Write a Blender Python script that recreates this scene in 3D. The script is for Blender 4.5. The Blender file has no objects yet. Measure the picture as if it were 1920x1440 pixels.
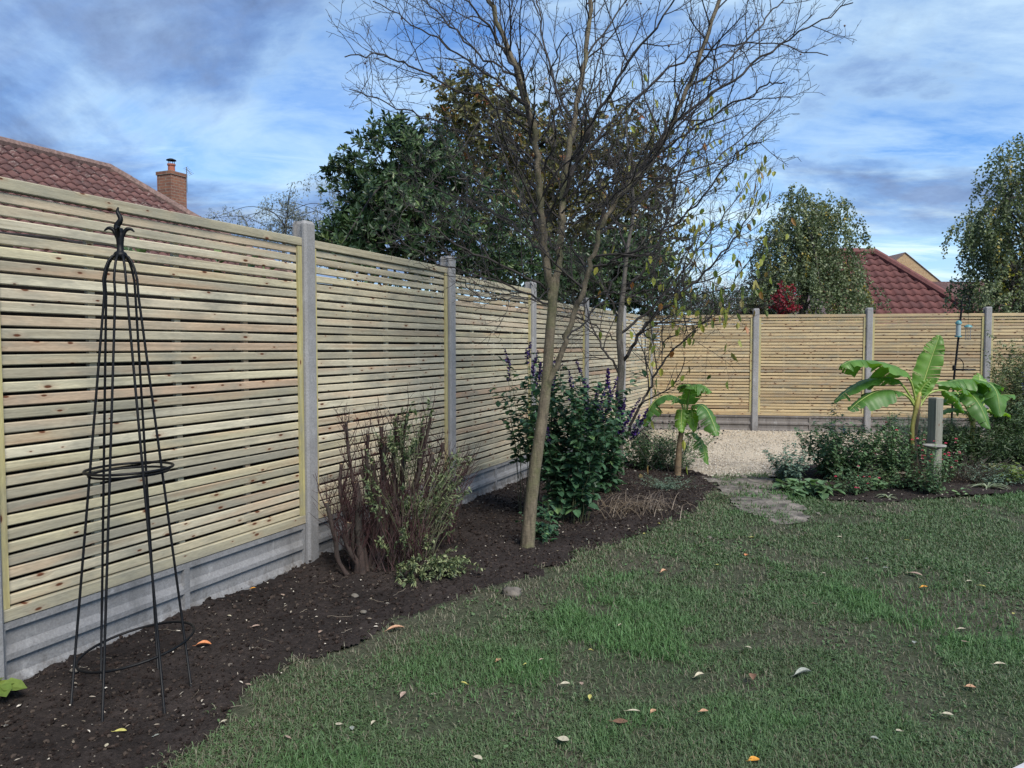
import bpy, math, random
import numpy as np
from mathutils import Vector, Matrix
R = math.radians
random.seed(7)
rng = np.random.default_rng(11)
scene = bpy.context.scene
col = scene.collection

# ------------------------------------------------------------------ camera
F = 1400.0                     # focal length in pixels of a 1920 px wide picture
EYE = 1.5
PITCH = math.atan(70 / F)
cd = bpy.data.cameras.new('camera')
cam = bpy.data.objects.new('camera', cd)
col.objects.link(cam)
cam.location = (0, 0, EYE)
cam.rotation_euler = (math.pi / 2 - PITCH, 0, 0)
cd.sensor_width = 36
cd.lens = F / 1920 * 36
cd.clip_end = 2000
cd.clip_start = 0.05
scene.camera = cam

# ------------------------------------------------------------------ exposure, sky, sun
scene.view_settings.view_transform = 'Standard'
scene.view_settings.look = 'None'
scene.view_settings.gamma = 1
scene.view_settings.exposure = 1.75
SUN_EL, SUN_AZ = R(48), R(150)      # azimuth clockwise from +Y: behind the camera, to the right
w = bpy.data.worlds.new('World')
scene.world = w
w.use_nodes = True
nt = w.node_tree
nt.nodes.clear()


def nn(nt, typ, ins=None, **props):
    n = nt.nodes.new(typ)
    for k, v in props.items():
        setattr(n, k, v)
    if ins:
        for k, v in ins.items():
            if isinstance(v, bpy.types.NodeSocket):
                nt.links.new(v, n.inputs[k])
            else:
                n.inputs[k].default_value = v
    return n


def mth(nt, op, a, b=None, c=None, clamp=False):
    n = nt.nodes.new('ShaderNodeMath')
    n.operation = op
    n.use_clamp = clamp
    for i, v in enumerate((a, b, c)):
        if v is None:
            continue
        if isinstance(v, bpy.types.NodeSocket):
            nt.links.new(v, n.inputs[i])
        else:
            n.inputs[i].default_value = v
    return n.outputs[0]


def mixc(nt, fac, a, b, blend='MIX'):
    n = nt.nodes.new('ShaderNodeMix')
    n.data_type = 'RGBA'
    n.blend_type = blend
    for i, v in ((0, fac), (6, a), (7, b)):
        if isinstance(v, bpy.types.NodeSocket):
            nt.links.new(v, n.inputs[i])
        else:
            n.inputs[i].default_value = v if i == 0 else (tuple(v) + (1,) if len(v) == 3 else v)
    return n.outputs[2]


def ramp(nt, fac, stops, interp='LINEAR'):
    n = nt.nodes.new('ShaderNodeValToRGB')
    cr = n.color_ramp
    cr.interpolation = interp
    while len(cr.elements) < len(stops):
        cr.elements.new(0.5)
    for e, (p, c) in zip(cr.elements, stops):
        e.position = p
        e.color = (c, c, c, 1) if isinstance(c, (int, float)) else tuple(c) + (1,)
    nt.links.new(fac, n.inputs[0])
    return n.outputs[0]


def noise(nt, vec, scale, detail=4, rough=.55, dist=0, dims='3D'):
    n = nt.nodes.new('ShaderNodeTexNoise')
    n.noise_dimensions = dims
    n.inputs['Scale'].default_value = scale
    n.inputs['Detail'].default_value = detail
    n.inputs['Roughness'].default_value = rough
    n.inputs['Distortion'].default_value = dist
    if vec is not None:
        nt.links.new(vec, n.inputs['Vector'])
    return n.outputs['Fac']


def mapping(nt, vec, scale=(1, 1, 1), loc=(0, 0, 0), rot=(0, 0, 0)):
    n = nt.nodes.new('ShaderNodeMapping')
    n.inputs['Scale'].default_value = scale
    n.inputs['Location'].default_value = loc
    n.inputs['Rotation'].default_value = rot
    nt.links.new(vec, n.inputs['Vector'])
    return n.outputs[0]


sky = nn(nt, 'ShaderNodeTexSky', sky_type='NISHITA', sun_disc=False, sun_elevation=SUN_EL,
         sun_rotation=SUN_AZ, altitude=50, air_density=1.0, dust_density=0.6, ozone_density=2.2)
SKY_ST = 0.075
DX, DY = 5.6, 7.3
tc = nn(nt, 'ShaderNodeTexCoord')
sep = nn(nt, 'ShaderNodeSeparateXYZ', {0: tc.outputs['Generated']})
zpos = mth(nt, 'MAXIMUM', sep.outputs[2], 0.0)


def plane(h):
    """cloud-layer coordinates; a larger h flattens the layer's perspective near the horizon"""
    z_ = mth(nt, 'ADD', zpos, h)
    return nn(nt, 'ShaderNodeCombineXYZ', {0: mth(nt, 'DIVIDE', sep.outputs[0], z_), 1: mth(nt, 'DIVIDE', sep.outputs[1], z_), 2: 0.0}).outputs[0]


cv = plane(.16)
cb = plane(.34)
K = 1 / SKY_ST
# high thin veil in broken streaks
veil = noise(nt, mapping(nt, cb, (1.0, 1.7, 1), (3.1, 1.7, 0), (0, 0, .35)), 1.5, 11, .62, .7)
veilm = ramp(nt, veil, [(.42, 0.0), (.66, 1.0)])
fine = noise(nt, mapping(nt, cv, (.7, 1.9, 1), (8.1, 2.7, 0), (0, 0, .2)), 1.6, 11, .66, .5)
finem = ramp(nt, fine, [(.40, 0.0), (.62, 1.0)])
low = ramp(nt, sep.outputs[2], [(.0, 1.0), (.16, 1.0), (.26, .30), (.42, .10)])
vm = mth(nt, 'MAXIMUM', mth(nt, 'MULTIPLY', veilm, .60), mth(nt, 'MULTIPLY', finem, low), clamp=True)
vm = mth(nt, 'MAXIMUM', vm, mth(nt, 'MULTIPLY', ramp(nt, sep.outputs[2], [(.0, 1.0), (.12, .45), (.22, .0)]), .6), clamp=True)
base = mixc(nt, 1.0, sky.outputs[0], (.33, .52, .75), 'MULTIPLY')
c1 = mixc(nt, vm, base, (.25 * K, .32 * K, .355 * K))
# heavier slate-blue banks, mostly to the left, with paler ragged rims
dark = noise(nt, mapping(nt, cb, (1.0, 1.35, 1), (DX, DY, 0), (0, 0, -.3)), 1.25, 12, .60, .55)
az = nn(nt, 'ShaderNodeMapRange', {0: sep.outputs[0], 1: -.45, 2: .30, 3: .07, 4: -.05}).outputs[0]
dsum = mth(nt, 'ADD', dark, az)
rim = ramp(nt, dsum, [(.40, 0.0), (.50, .45), (.58, 0.0)])
c1 = mixc(nt, rim, c1, (.175 * K, .245 * K, .31 * K))
darkm = ramp(nt, dsum, [(.475, 0.0), (.62, .92)])
shade = noise(nt, cb, 4.0, 9, .65, .4)
dcol = mixc(nt, ramp(nt, shade, [(.35, 0.0), (.65, 1.0)]), (.050 * K, .075 * K, .135 * K), (.092 * K, .135 * K, .225 * K))
c2 = mixc(nt, darkm, c1, dcol)
bg = nn(nt, 'ShaderNodeBackground', {0: c2, 1: SKY_ST})
out = nn(nt, 'ShaderNodeOutputWorld', {0: bg.outputs[0]})

sl = bpy.data.lights.new('sun', 'SUN')
sl.energy = 1.5
sl.angle = R(26)
sl.color = (1.0, .93, .82)
so = bpy.data.objects.new('sun', sl)
col.objects.link(so)
sd = Vector((math.sin(SUN_AZ) * math.cos(SUN_EL), math.cos(SUN_AZ) * math.cos(SUN_EL), math.sin(SUN_EL)))
so.rotation_euler = sd.to_track_quat('Z', 'Y').to_euler()
so.location = (3, -3, 8)


# ------------------------------------------------------------------ placing by measured direction and distance
def P(px, py, Y):
    dv = -(py - 720) / F
    d = Vector(((px - 960) / F, math.cos(PITCH) + dv * math.sin(PITCH), -math.sin(PITCH) + dv * math.cos(PITCH)))
    t = Y / d.y
    return Vector((d.x * t, Y, EYE + d.z * t))


FD = Vector((.4357, 1.0)).normalized()      # direction of the long fence
FN = Vector((FD.y, -FD.x))                  # its normal, towards the garden


def sstep(a, b, x):
    t = np.clip((x - a) / (b - a), 0, 1)
    return t * t * (3 - 2 * t)


def gh(x, y):
    s = (x - (.4357 * y - 3.443)) * FD.y
    along = .09 - .045 * sstep(5.2, 7.4, y) - .05 * sstep(8, 11, y)
    return along * (1 - sstep(.5, 2.4, s)) - .015 * sstep(8.5, 10, y)


def G(px, py, off=0.0):
    z = 0.0
    for _ in range(6):
        dv = -(py - 720) / F
        d = Vector(((px - 960) / F, math.cos(PITCH) + dv * math.sin(PITCH), -math.sin(PITCH) + dv * math.cos(PITCH)))
        t = (z - EYE) / d.z
        x, y = d.x * t, d.y * t
        z = float(gh(x, y))
    return Vector((x, y, z + off))


# vectorised value noise
_T = rng.random((256, 256))


def vnoise(x, y, sc=1.0, seed=0, octs=4, pers=.5):
    x = np.asarray(x, float) * sc + 31.7 * seed + 1000
    y = np.asarray(y, float) * sc + 17.3 * seed + 1000
    r = 0; a = 1; tot = 0
    for o in range(octs):
        xi = np.floor(x).astype(int); yi = np.floor(y).astype(int)
        fx = x - xi; fy = y - yi
        fx = fx * fx * (3 - 2 * fx); fy = fy * fy * (3 - 2 * fy)
        a00 = _T[xi & 255, yi & 255]; a10 = _T[(xi + 1) & 255, yi & 255]
        a01 = _T[xi & 255, (yi + 1) & 255]; a11 = _T[(xi + 1) & 255, (yi + 1) & 255]
        r = r + a * ((a00 * (1 - fx) + a10 * fx) * (1 - fy) + (a01 * (1 - fx) + a11 * fx) * fy)
        tot += a; a *= pers
        x = x * 2.03 + 7.7; y = y * 2.03 + 3.1
    return r / tot


def inpoly(x, y, poly):
    x = np.asarray(x); y = np.asarray(y)
    c = np.zeros(x.shape, bool)
    n = len(poly)
    for i in range(n):
        x1, y1 = poly[i][0], poly[i][1]
        x2, y2 = poly[(i + 1) % n][0], poly[(i + 1) % n][1]
        if y1 == y2:
            continue
        m = ((y1 > y) != (y2 > y)) & (x < (x2 - x1) * (y - y1) / (y2 - y1) + x1)
        c ^= m
    return c


# ------------------------------------------------------------------ object helpers
def tag(o, label=None, cat=None, group=None, kind=None):
    if label: o['label'] = label
    if cat: o['category'] = cat
    if group: o['group'] = group
    if kind: o['kind'] = kind
    return o


def empty(name, loc, rz=0, label=None, cat=None, group=None):
    o = bpy.data.objects.new(name, None)
    o.empty_display_size = .1
    col.objects.link(o)
    o.location = loc
    o.rotation_euler = (0, 0, rz)
    return tag(o, label, cat, group)


def copy_tree(o, parent=None):
    c = o.copy()
    col.objects.link(c)
    if parent is not None:
        c.parent = parent
    for ch in list(o.children):
        copy_tree(ch, c)
    return c


LOCAL = set()      # things whose parts are given in their own frame


class MB:
    def __init__(s):
        s.V = []; s.Fq = []; s.Ft = []; s.n = 0; s.A = []

    def add(s, v, q=None, t=None, a=None):
        v = np.asarray(v, float).reshape(-1, 3)
        if q is not None and len(q): s.Fq.append(np.asarray(q, int) + s.n)
        if t is not None and len(t): s.Ft.append(np.asarray(t, int) + s.n)
        s.V.append(v)
        s.A.append(np.full(len(v), 0.0) if a is None else np.broadcast_to(np.asarray(a, float), (len(v),)))
        s.n += len(v)

    def box(s, c, size, rz=0, tilt=None, a=None, top=1.0):
        hx, hy, hz = [k / 2 for k in size]
        v = np.array([[x, y, z] for z in (-hz, hz) for y in (-hy, hy) for x in (-hx, hx)])
        v[4:, :2] *= top
        if tilt is not None:
            v = v @ np.array(tilt.to_3x3()).T
        if rz:
            ca, sa = math.cos(rz), math.sin(rz)
            v = v @ np.array([[ca, sa, 0], [-sa, ca, 0], [0, 0, 1]])
        v = v + np.array(c)
        s.add(v, [[0, 2, 3, 1], [4, 5, 7, 6], [0, 1, 5, 4], [2, 6, 7, 3], [0, 4, 6, 2], [1, 3, 7, 5]], a=a)

    def bbox(s, c, size, ch, a=None):
        # box whose four long (x) edges are chamfered
        hx, hy, hz = [k / 2 for k in size]
        pr = [(-hy, -hz + ch), (-hy + ch, -hz), (hy - ch, -hz), (hy, -hz + ch), (hy, hz - ch), (hy - ch, hz), (-hy + ch, hz), (-hy, hz - ch)]
        v = [(x, y, z) for x in (-hx, hx) for (y, z) in pr]
        q = [[i, (i + 1) % 8, 8 + (i + 1) % 8, 8 + i] for i in range(8)]
        q += [[0, 7, 6, 1], [1, 6, 5, 2], [2, 5, 4, 3]]
        q += [[8, 9, 14, 15], [9, 10, 13, 14], [10, 11, 12, 13]]
        s.add(np.array(v) + np.array(c), q, a=a)

    def tube(s, pts, rad, sides=6, cap=True, a=None):
        p = np.asarray([tuple(k) for k in pts], float)
        n = len(p)
        r = np.broadcast_to(np.asarray(rad, float), (n,))
        d = np.empty_like(p)
        d[1:-1] = p[2:] - p[:-2]; d[0] = p[1] - p[0]; d[-1] = p[-1] - p[-2]
        d /= (np.linalg.norm(d, axis=1, keepdims=True) + 1e-9)
        m = d.mean(0)
        ref = np.array([0, 0, 1.]) if abs(m[2]) < .7 else np.array([1., 0.1, 0])
        u = np.cross(d, ref); u /= (np.linalg.norm(u, axis=1, keepdims=True) + 1e-9)
        w_ = np.cross(d, u)
        an = np.arange(sides) * 2 * math.pi / sides
        v = p[:, None, :] + r[:, None, None] * (np.cos(an)[None, :, None] * u[:, None, :] + np.sin(an)[None, :, None] * w_[:, None, :])
        v = v.reshape(-1, 3)
        i = np.arange(n - 1)[:, None] * sides; j = np.arange(sides)[None, :]; k = (j + 1) % sides
        q = np.stack([i + j, i + k, i + sides + k, i + sides + j], -1).reshape(-1, 4)
        s.add(v, q, a=a)
        if cap and sides > 3:
            b = s.n - n * sides
            for off in (0, (n - 1) * sides):
                ids = b + off + np.arange(sides)
                if sides == 4: s.Fq.append(ids.reshape(1, 4))
                else: s.Ft.append(np.array([[ids[0], ids[x], ids[x + 1]] for x in range(1, sides - 1)]))

    def blob(s, c, r, sc=(1, 1, 1), jit=.15, seed=None, rings=4, seg=6, a=None):
        v = [[0, 0, 1]]
        for i in range(1, rings):
            th = math.pi * i / rings
            for j in range(seg):
                ph = 2 * math.pi * (j + .5 * (i % 2)) / seg
                v.append([math.sin(th) * math.cos(ph), math.sin(th) * math.sin(ph), math.cos(th)])
        v.append([0, 0, -1])
        v = np.array(v)
        v *= (1 + jit * (rng.random((len(v), 1)) * 2 - 1))
        v = v * r * np.array(sc) + np.array(c)
        t = [[0, 1 + j, 1 + (j + 1) % seg] for j in range(seg)]
        q = []
        for i in range(rings - 2):
            for j in range(seg):
                q.append([1 + i * seg + j, 1 + (i + 1) * seg + j, 1 + (i + 1) * seg + (j + 1) % seg, 1 + i * seg + (j + 1) % seg])
        L = len(v) - 1; b = 1 + (rings - 2) * seg
        t += [[L, b + (j + 1) % seg, b + j] for j in range(seg)]
        s.add(v, q, t, a=a)

    def lathe(s, c, prof, seg=12, a=None):
        v = []
        for r, z in prof:
            for j in range(seg):
                an = 2 * math.pi * j / seg
                v.append((c[0] + r * math.cos(an), c[1] + r * math.sin(an), c[2] + z))
        q = [[i * seg + j, i * seg + (j + 1) % seg, (i + 1) * seg + (j + 1) % seg, (i + 1) * seg + j] for i in range(len(prof) - 1) for j in range(seg)]
        s.add(v, q, a=a)

    def leaves(s, pos, d, nrm, L, W, fold=.25, curl=.0, a=None):
        """many leaves at once: base points, directions, approximate normals, lengths, widths"""
        pos = np.asarray(pos, float); n = len(pos)
        if n == 0: return
        d = d / (np.linalg.norm(d, axis=1, keepdims=True) + 1e-9)
        sd_ = np.cross(d, nrm); sd_ /= (np.linalg.norm(sd_, axis=1, keepdims=True) + 1e-9)
        up = np.cross(sd_, d)
        L = np.broadcast_to(np.asarray(L, float), (n,))[:, None]
        W = np.broadcast_to(np.asarray(W, float), (n,))[:, None] / 2
        b = pos
        m1 = pos + d * L * .30; m2 = pos + d * L * .70 - up * L * curl * .5
        tip = pos + d * L - up * L * curl
        v = np.stack([b, m1 + sd_ * W + up * W * fold, m2 + sd_ * W * .8 + up * W * fold, tip,
                      m2 - sd_ * W * .8 + up * W * fold, m1 - sd_ * W + up * W * fold], 1).reshape(-1, 3)
        o = np.arange(n)[:, None] * 6
        q = np.concatenate([o + np.array([[0, 1, 2, 3]]), o + np.array([[0, 3, 4, 5]])])
        aa = rng.random(n) if a is None else np.broadcast_to(np.asarray(a, float), (n,))
        s.add(v, q, a=np.repeat(aa, 6))

    def build(s, name, mat, parent=None, smooth=False, attr=True, origin=None):
        me = bpy.data.meshes.new(name)
        V = np.concatenate(s.V) if s.V else np.zeros((0, 3))
        me.vertices.add(len(V))
        me.vertices.foreach_set('co', V.astype(np.float32).ravel())
        fq = np.concatenate(s.Fq) if s.Fq else np.zeros((0, 4), int)
        ft = np.concatenate(s.Ft) if s.Ft else np.zeros((0, 3), int)
        loops = np.concatenate([fq.ravel(), ft.ravel()]).astype(np.int32)
        me.loops.add(len(loops))
        me.loops.foreach_set('vertex_index', loops)
        nq, n3 = len(fq), len(ft)
        me.polygons.add(nq + n3)
        st = np.concatenate([np.arange(nq) * 4, nq * 4 + np.arange(n3) * 3]).astype(np.int32)
        me.polygons.foreach_set('loop_start', st)
        if attr:
            at_ = me.attributes.new('tint', 'FLOAT', 'POINT')
            at_.data.foreach_set('value', np.concatenate(s.A).astype(np.float32))
        me.polygons.foreach_set('use_smooth', np.full(nq + n3, smooth))
        me.update(calc_edges=True)
        me.materials.append(mat)
        o = bpy.data.objects.new(name, me)
        col.objects.link(o)
        if parent is not None:
            o.parent = parent
            r = parent
            while r.parent: r = r.parent
            if r.name not in LOCAL:
                # geometry was given in world coordinates: bring it into the thing's own frame
                me.transform(parent_matrix(r).inverted())
        elif origin is not None:
            me.transform(Matrix.Translation(Vector(origin)).inverted())
            o.location = origin
        return o


def parent_matrix(o):
    m = Matrix.Translation(o.location) @ o.rotation_euler.to_matrix().to_4x4()
    return m


def catmull(pts, n=6):
    p = [np.array(tuple(k), float) for k in pts]
    if len(p) < 3: return np.array([p[0] + (p[-1] - p[0]) * t for t in np.linspace(0, 1, n + 1)])
    p = [2 * p[0] - p[1]] + p + [2 * p[-1] - p[-2]]
    o = []
    for i in range(1, len(p) - 2):
        for k in range(n):
            t = k / n
            o.append(.5 * ((2 * p[i]) + (-p[i - 1] + p[i + 1]) * t + (2 * p[i - 1] - 5 * p[i] + 4 * p[i + 1] - p[i + 2]) * t * t + (-p[i - 1] + 3 * p[i] - 3 * p[i + 1] + p[i + 2]) * t ** 3))
    o.append(p[-2])
    return np.array(o)


def rvec(n):
    v = rng.normal(size=(n, 3))
    return v / (np.linalg.norm(v, axis=1, keepdims=True) + 1e-9)


# ------------------------------------------------------------------ materials
def newmat(name):
    m = bpy.data.materials.new(name)
    m.use_nodes = True
    t = m.node_tree
    b = t.nodes['Principled BSDF']
    return m, t, b


def bump(t, b, h, st=.3, dist=.01):
    n = nn(t, 'ShaderNodeBump', {'Height': h, 'Strength': st, 'Distance': dist})
    t.links.new(n.outputs[0], b.inputs['Normal'])


def leafmat(name, stops, rough=.45, trans=.25, spec=.4, useattr=True, patch=0.0):
    m, t, b = newmat(name)
    a = nn(t, 'ShaderNodeAttribute', attribute_name='tint').outputs['Fac']
    c = ramp(t, a, stops)
    o = nn(t, 'ShaderNodeTexCoord').outputs['Object']
    nz = noise(t, o, 35, 2)
    c = mixc(t, 1.0, c, ramp(t, nz, [(.3, (.8, .8, .8)), (.7, (1.15, 1.15, 1.15))]), 'MULTIPLY')
    t.links.new(c, b.inputs['Base Color'])
    b.inputs['Roughness'].default_value = rough
    b.inputs['Specular IOR Level'].default_value = spec
    if trans > 0:
        tr = nn(t, 'ShaderNodeBsdfTranslucent')
        t.links.new(mixc(t, 1.0, c, (1.1, 1.25, .7), 'MULTIPLY'), tr.inputs[0])
        mx = nn(t, 'ShaderNodeMixShader', {0: trans, 1: b.outputs[0], 2: tr.outputs[0]})
        t.links.new(mx.outputs[0], t.nodes['Material Output'].inputs[0])
    return m


def simple(name, colr, rough=.6, metal=0, nscale=0, namp=.25, bst=0, spec=.5):
    m, t, b = newmat(name)
    b.inputs['Roughness'].default_value = rough
    b.inputs['Metallic'].default_value = metal
    b.inputs['Specular IOR Level'].default_value = spec
    if nscale:
        o = nn(t, 'ShaderNodeTexCoord').outputs['Object']
        nz = noise(t, o, nscale, 5, .6)
        lo = tuple(k * (1 - namp) for k in colr); hi = tuple(k * (1 + namp) for k in colr)
        t.links.new(ramp(t, nz, [(.3, lo), (.7, hi)]), b.inputs['Base Color'])
        if bst: bump(t, b, nz, bst, .01)
    else:
        b.inputs['Base Color'].default_value = tuple(colr) + (1,)
    return m


def woodmat(name, cols, knot=(.10, .035, .015), red=(.44, .25, .14), redamt=.42, kx=6.0, kz=16, kr=.105, vert=False):
    """sawn softwood, grain along local X (Z when vert); every board is one mesh island with its own tone"""
    m, t, b = newmat(name)
    o = nn(t, 'ShaderNodeTexCoord').outputs['Object']
    isl = nn(t, 'ShaderNodeAttribute', attribute_name='tint').outputs['Fac']
    if vert:
        s0 = nn(t, 'ShaderNodeSeparateXYZ', {0: o})
        o = nn(t, 'ShaderNodeCombineXYZ', {0: s0.outputs[2], 1: s0.outputs[1], 2: s0.outputs[0]}).outputs[0]
    off = nn(t, 'ShaderNodeCombineXYZ', {0: mth(t, 'MULTIPLY', isl, 91.0), 1: mth(t, 'MULTIPLY', isl, 37.0), 2: mth(t, 'MULTIPLY', isl, 53.0)}).outputs[0]
    p = nn(t, 'ShaderNodeVectorMath', {0: o, 1: off}, operation='ADD').outputs[0]
    tone = ramp(t, mth(t, 'FRACT', mth(t, 'MULTIPLY', isl, 13.7)), cols)
    # knots
    ps = nn(t, 'ShaderNodeSeparateXYZ', {0: p})
    kv = nn(t, 'ShaderNodeCombineXYZ', {0: mth(t, 'MULTIPLY', ps.outputs[0], kx), 1: mth(t, 'MULTIPLY', ps.outputs[2], kz), 2: 0.0}).outputs[0]
    vo = nn(t, 'ShaderNodeTexVoronoi', {'Vector': kv, 'Scale': 1.0}, voronoi_dimensions='2D')
    dist = vo.outputs['Distance']
    scn = nn(t, 'ShaderNodeSeparateColor', {0: vo.outputs['Color']})
    sel = ramp(t, scn.outputs[0], [(.58, 0.0), (.62, 1.0)])
    dist = mth(t, 'DIVIDE', dist, mth(t, 'ADD', mth(t, 'MULTIPLY', scn.outputs[1], .9), .45))
    kn = mth(t, 'MULTIPLY', ramp(t, dist, [(kr * .55, 1.0), (kr, 0.0)]), sel)
    halo = mth(t, 'MULTIPLY', ramp(t, dist, [(kr * .7, .7), (kr * 3.0, 0.0)]), sel)
    # grain, bent round the knots
    gx = nn(t, 'ShaderNodeVectorMath', {0: mapping(t, p, (1.3, 45, 45)), 1: nn(t, 'ShaderNodeCombineXYZ', {2: mth(t, 'MULTIPLY', halo, 2.2)}).outputs[0]}, operation='ADD').outputs[0]
    g1 = noise(t, gx, 1.0, 5, .6, .4)
    g2 = noise(t, mapping(t, p, (1.0, 9, 9)), 1.0, 3, .5)
    c = mixc(t, 1.0, tone, ramp(t, g1, [(.25, (.58, .56, .52)), (.5, (1, 1, 1)), (.75, (1.18, 1.17, 1.13))]), 'MULTIPLY')
    c = mixc(t, mth(t, 'MULTIPLY', ramp(t, g2, [(.55, 0.0), (.72, 1.0)]), redamt), c, red)
    c = mixc(t, mth(t, 'MULTIPLY', halo, .45), c, tuple(.8 * k for k in red))
    wx = noise(t, mapping(t, p, (2.2, 6, 6)), 1.3, 4, .6)
    c = mixc(t, ramp(t, wx, [(.48, 0.0), (.72, .75)]), c, (.235, .225, .18))
    c = mixc(t, kn, c, knot)
    fx = noise(t, mapping(t, p, (30, 200, 200)), 1.0, 2)
    c = mixc(t, 1.0, c, ramp(t, fx, [(.3, (.88, .88, .88)), (.7, (1.1, 1.1, 1.1))]), 'MULTIPLY')
    t.links.new(c, b.inputs['Base Color'])
    b.inputs['Roughness'].default_value = .72
    b.inputs['Specular IOR Level'].default_value = .25
    bump(t, b, mth(t, 'ADD', g1, mth(t, 'MULTIPLY', kn, -.5)), .35, .004)
    return m


PALE = [(0, (.39, .345, .24)), (.18, (.52, .465, .345)), (.34, (.34, .305, .225)), (.48, (.57, .52, .39)), (.62, (.45, .405, .27)), (.74, (.25, .23, .18)), (.84, (.53, .48, .36)), (.93, (.41, .29, .20)), (1, (.50, .45, .33))]
WARM = [(0, (.38, .29, .165)), (.3, (.51, .40, .235)), (.5, (.34, .255, .145)), (.7, (.53, .43, .265)), (.85, (.28, .205, .125)), (1, (.47, .36, .215))]
M = {}
M['slat'] = woodmat('pale_treated_timber', PALE)
M['slat_warm'] = woodmat('honey_timber', WARM, knot=(.07, .03, .015), redamt=.25, kx=7, kz=17, kr=.14)  # yellower board tones for the back fence
M['rail'] = woodmat('grey_green_rail_timber', [(0, (.33, .30, .215)), (1, (.41, .37, .265))], redamt=.15)
M['batten'] = woodmat('yellow_green_batten_timber', [(0, (.40, .36, .165)), (1, (.45, .39, .20))], redamt=.2, vert=True)
M['oldwood'] = woodmat('weathered_grey_timber', [(0, (.20, .20, .17)), (1, (.24, .24, .20))], redamt=.05, red=(.2, .16, .12), vert=True)


def concrete(name, c0, stain=(.16, .155, .15), stainamt=.6, splash=.0):
    m, t, b = newmat(name)
    o = nn(t, 'ShaderNodeTexCoord').outputs['Object']
    n1 = noise(t, o, 3.0, 7, .65, .4)
    n2 = noise(t, o, 90, 3, .7)
    n3 = noise(t, mapping(t, o, (9, 9, 1.2)), 1.0, 4, .6)
    c = mixc(t, ramp(t, n1, [(.3, 0.0), (.7, 1.0)]), tuple(k * .82 for k in c0), tuple(k * 1.12 for k in c0))
    c = mixc(t, mth(t, 'MULTIPLY', ramp(t, n3, [(.5, 0.0), (.75, 1.0)]), stainamt), c, stain)
    vo = nn(t, 'ShaderNodeTexVoronoi', {'Vector': o, 'Scale': 55.0})
    pits = ramp(t, vo.outputs['Distance'], [(.05, 1.0), (.16, 0.0)])
    c = mixc(t, 1.0, c, ramp(t, n2, [(.3, (.80, .80, .80)), (.7, (1.16, 1.16, 1.16))]), 'MULTIPLY')
    c = mixc(t, mth(t, 'MULTIPLY', pits, .5), c, tuple(k * .45 for k in c0))
    ef = noise(t, mapping(t, o, (5, 5, 3)), 2.0, 6, .7)
    c = mixc(t, ramp(t, ef, [(.58, 0.0), (.72, .5)]), c, (.42, .42, .42))
    if splash:      # soil splashed up the foot of the boards
        zs = nn(t, 'ShaderNodeSeparateXYZ', {0: o}).outputs[2]
        n5 = noise(t, mapping(t, o, (7, 7, 4)), 3.0, 7, .7)
        up = mth(t, 'ADD', mth(t, 'MULTIPLY', zs, -4.0), mth(t, 'MULTIPLY', n5, 1.9))
        c = mixc(t, mth(t, 'MULTIPLY', ramp(t, up, [(.42, 0.0), (.85, 1.0)]), splash), c, (.06, .05, .042))
    t.links.new(c, b.inputs['Base Color'])
    b.inputs['Roughness'].default_value = .9
    bump(t, b, mth(t, 'ADD', n2, mth(t, 'MULTIPLY', pits, -.8)), .5, .004)
    return m


M['post'] = concrete('pale_concrete', (.25, .247, .25), stainamt=.4, splash=.4)
M['board'] = concrete('gravel_board_concrete', (.20, .20, .205), stain=(.085, .085, .085), splash=.75)
M['board_dark'] = concrete('damp_concrete', (.16, .145, .135), stain=(.07, .06, .055), stainamt=.8)
M['iron'] = simple('black_painted_iron', (.004, .0045, .006), .5, 0, 60, .4, .1, spec=.22)


def barkmat(name, c1, c2, c3, vsc=(6, 6, 1.5), sc=6):
    m, t, b = newmat(name)
    o = nn(t, 'ShaderNodeTexCoord').outputs['Object']
    n1 = noise(t, mapping(t, o, vsc), sc, 6, .65, .5)
    n2 = noise(t, o, 5, 4, .6)
    n3 = noise(t, mapping(t, o, (1, 1, 3)), 40, 3, .7)
    c = mixc(t, ramp(t, n1, [(.35, 0.0), (.65, 1.0)]), c1, c2)
    c = mixc(t, ramp(t, n2, [(.45, 0.0), (.62, .8)]), c, c3)
    c = mixc(t, 1.0, c, ramp(t, n3, [(.3, (.7, .7, .7)), (.7, (1.2, 1.2, 1.2))]), 'MULTIPLY')
    t.links.new(c, b.inputs['Base Color'])
    b.inputs['Roughness'].default_value = .85
    bump(t, b, mth(t, 'ADD', n1, mth(t, 'MULTIPLY', n3, .4)), .6, .012)
    return m


M['bark'] = barkmat('olive_grey_bark', (.075, .060, .040), (.19, .155, .105), (.11, .112, .05))
M['bark2'] = barkmat('grey_bark', (.05, .044, .038), (.14, .125, .11), (.075, .072, .055))
M['twig'] = simple('dark_twig', (.030, .025, .023), .8, 0, 8, .5)
M['twig_red'] = simple('red_brown_twig', (.032, .011, .011), .7, 0, 14, .6)
M['twig_pale'] = simple('pale_far_twig', (.22, .19, .18), .8, 0, 5, .3)
M['stub'] = barkmat('dark_stub_bark', (.018, .012, .010), (.050, .030, .024), (.030, .026, .02), sc=9)
M['cut'] = simple('cut_wood', (.30, .22, .13), .8, 0, 30, .3)
M['berry'] = simple('dark_red_berry', (.05, .008, .01), .35)


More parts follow.
